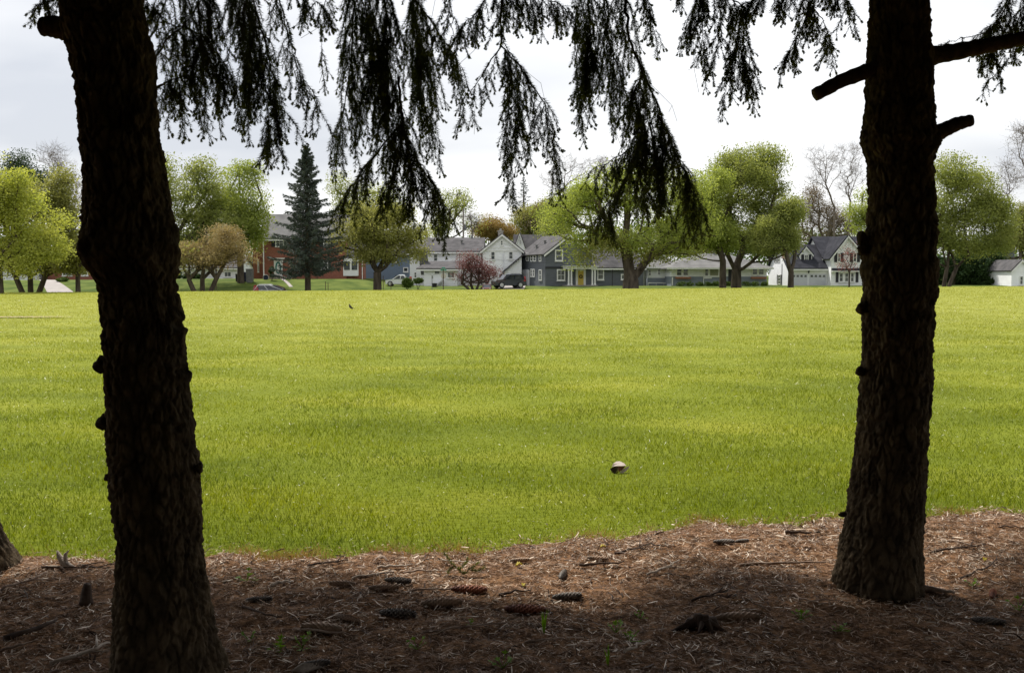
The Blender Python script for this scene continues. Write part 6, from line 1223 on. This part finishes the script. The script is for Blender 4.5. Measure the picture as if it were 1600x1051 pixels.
curled_leaf(G(818, 918, .01), .025, .01, 1.4, 'yellow_petal', 'tiny yellow leaf scrap in the litter below the bright yellow leaf', cup=.4)
curled_leaf(G(1539, 878, .01), .03, .011, .9, 'yellow_petal', 'yellow leaf on the litter near the bent dark twig at right', cup=.4)
curled_leaf(G(942, 857, .01), .03, .01, .3, 'yellow_petal', 'yellowish leaf at the lawn edge left of the curved stick', cup=.4)
YL_ = G(965, 739).y; p = P(965, 736, YL_); t = empty('dead_leaf', p, 'large pale curled dead leaf lying in the lawn', 'leaf')
def flap(name, pts, mat):
    q = [P(a, b, YL_ + d) for a, b, d in pts]; c = sum(q, Vector()) / len(q) + Vector((0, .004, .004)); m = MB(); n = len(q); e = Vector((0, .0015, -.0015))
    m.add(q + [c] + [v + e for v in q] + [c + e], [(i, (i + 1) % n, n) for i in range(n)] + [((i + 1) % n + n + 1, i + n + 1, 2 * n + 1) for i in range(n)] + [((i + 1) % n, i, i + n + 1, (i + 1) % n + n + 1) for i in range(n)])
    m.build(name, M[mat], t)
flap('leaf_lobe', [(956, 729, 0), (958, 724, .02), (963, 720.5, .05), (968, 720, .055), (975, 723, .04), (978.5, 727, .01), (972, 727.5, 0), (962, 727.5, -.004)], 'dry_leaf')
flap('shaded_lobe', [(961, 727.6, 0), (953, 732, .01), (956, 737, .0), (960, 740, -.005), (966, 738.5, -.01), (965, 731, -.012), (962.5, 727.8, -.004)], 'stick_dark')  # backlit shade of the leaf put into this and the next lobe's colour
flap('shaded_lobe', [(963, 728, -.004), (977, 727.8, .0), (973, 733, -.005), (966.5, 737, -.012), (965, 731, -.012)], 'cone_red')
flap('leaf_lobe', [(968, 737.5, -.014), (973, 732.5, -.006), (979, 729, .01), (983.5, 728, .03), (981.5, 732, .015), (977, 736.5, -.005), (972, 738.5, -.015)], 'dry_leaf')
m = MB(); m.tube([P(958, 722, YL_ + .02), P(952, 719.5, YL_ + .02), P(946, 718, YL_ + .02)], .0016, 6); m.build('leaf_stem', M['stick_dark'], t)
# spruce sprig lying on the litter
c = G(725, 900, .01); N = Needles(); t = empty('spruce_sprig', c, 'fallen green spruce sprig above the reddish-brown cone', 'sprig')
for (a, b, cc) in (((0, 0, .0), (-.06, .02, .05), (-.10, .03, .10)), ((0, 0, 0), (.03, .0, .03), (.075, .01, .055)), ((-.03, 0, .02), (.0, .01, .04), (.02, .02, .07)), ((.03, 0, .02), (.07, 0, .02), (.10, .0, .035)), ((-.05, .01, .04), (-.07, 0, .02), (-.08, 0, .01))):
    N.twig([c + Vector(a), c + Vector(b), c + Vector(cc)], .002, .016, 700); N.twig([c + Vector(a), c + Vector(b), c + Vector(cc)], .002, .016, 700, new=True)
sp_ = N.build(t, 'twig')
# weeds
def weed(px, py, kind, s, label, seed):
    g = random.Random(seed); c = G(px, py, 0); m = MB()
    if kind == 'leafy':
        for k in range(9):
            a = g.random() * 6.28; e = .25 + .9 * g.random(); d = Vector((math.cos(a) * math.cos(e), math.sin(a) * math.cos(e), math.sin(e))); L = s * (.5 + .6 * g.random()); q = c + d * L; sd = Vector((-math.sin(a), math.cos(a), 0)); w = s * .22
            m.tube([c, c + d * L * .5, q], .0012, 4, False)
            for b in range(3):
                dd = (d + sd * (b - 1) * .9 + Vector((0, 0, -.2))).normalized(); l = s * .38; m.add([q, q + dd * l * .5 + sd * w * .5, q + dd * l, q + dd * l * .5 - sd * w * .5 + Vector((0, 0, .002))], [(0, 1, 2), (0, 2, 3)])
    else:
        for k in range(7):
            a = g.random() * 6.28; d = Vector((math.cos(a), math.sin(a), 0)) * s * .3 * g.random(); h = s * (.7 + .5 * g.random()); w = Vector((.003, .001, 0)); m.add([c - w, c + w, c + d * .4 + Vector((0, 0, h * .6)) + w * .7, c + d * .4 + Vector((0, 0, h * .6)) - w * .7, c + d + Vector((0, 0, h))], [(0, 1, 2, 3), (3, 2, 4)])
    tag(m.build('weed', M['weed'], None, loc=c), label, 'weed', 'small green weeds in the litter')
for i, (px, py, kd, s, lb) in enumerate([(437, 1020, 'leafy', .05, 'flat green weed near the foot of the left spruce'), (472, 1012, 'leafy', .055, 'taller green weed just above the bark chunk'), (652, 1014, 'leafy', .045, 'bright green weed below the black cone'), (962, 988, 'leafy', .045, 'green leafy weed left of the root knot, upper one'), (984, 1002, 'leafy', .05, 'green leafy weed left of the root knot, lower one'), (850, 990, 'grass', .09, 'single upright grass tuft below the dull red cone'), (950, 1040, 'grass', .08, 'grass tuft at the bottom of the photo below the weeds'), (786, 1043, 'leafy', .05, 'green weed at the bottom edge of the photo'), (1252, 967, 'leafy', .045, 'green weed left of the right spruce base'), (1312, 985, 'leafy', .04, 'yellowish weed just below the right spruce base'), (1592, 953, 'leafy', .05, 'green weed at the right photo edge'), (390, 1000, 'leafy', .035, 'small green weed right of the left spruce in shade'), (1000, 966, 'leafy', .03, 'tiny weed in shade above the leafy pair'), (735, 975, 'leafy', .02, 'tiny weed near the dark thin cone'), (1520, 915, 'leafy', .035, 'small green weed above the open cone on the right'), (385, 908, 'leafy', .05, 'low moss-green weed at the lit edge beside the left spruce')]): weed(px, py, kd, s, lb, i)
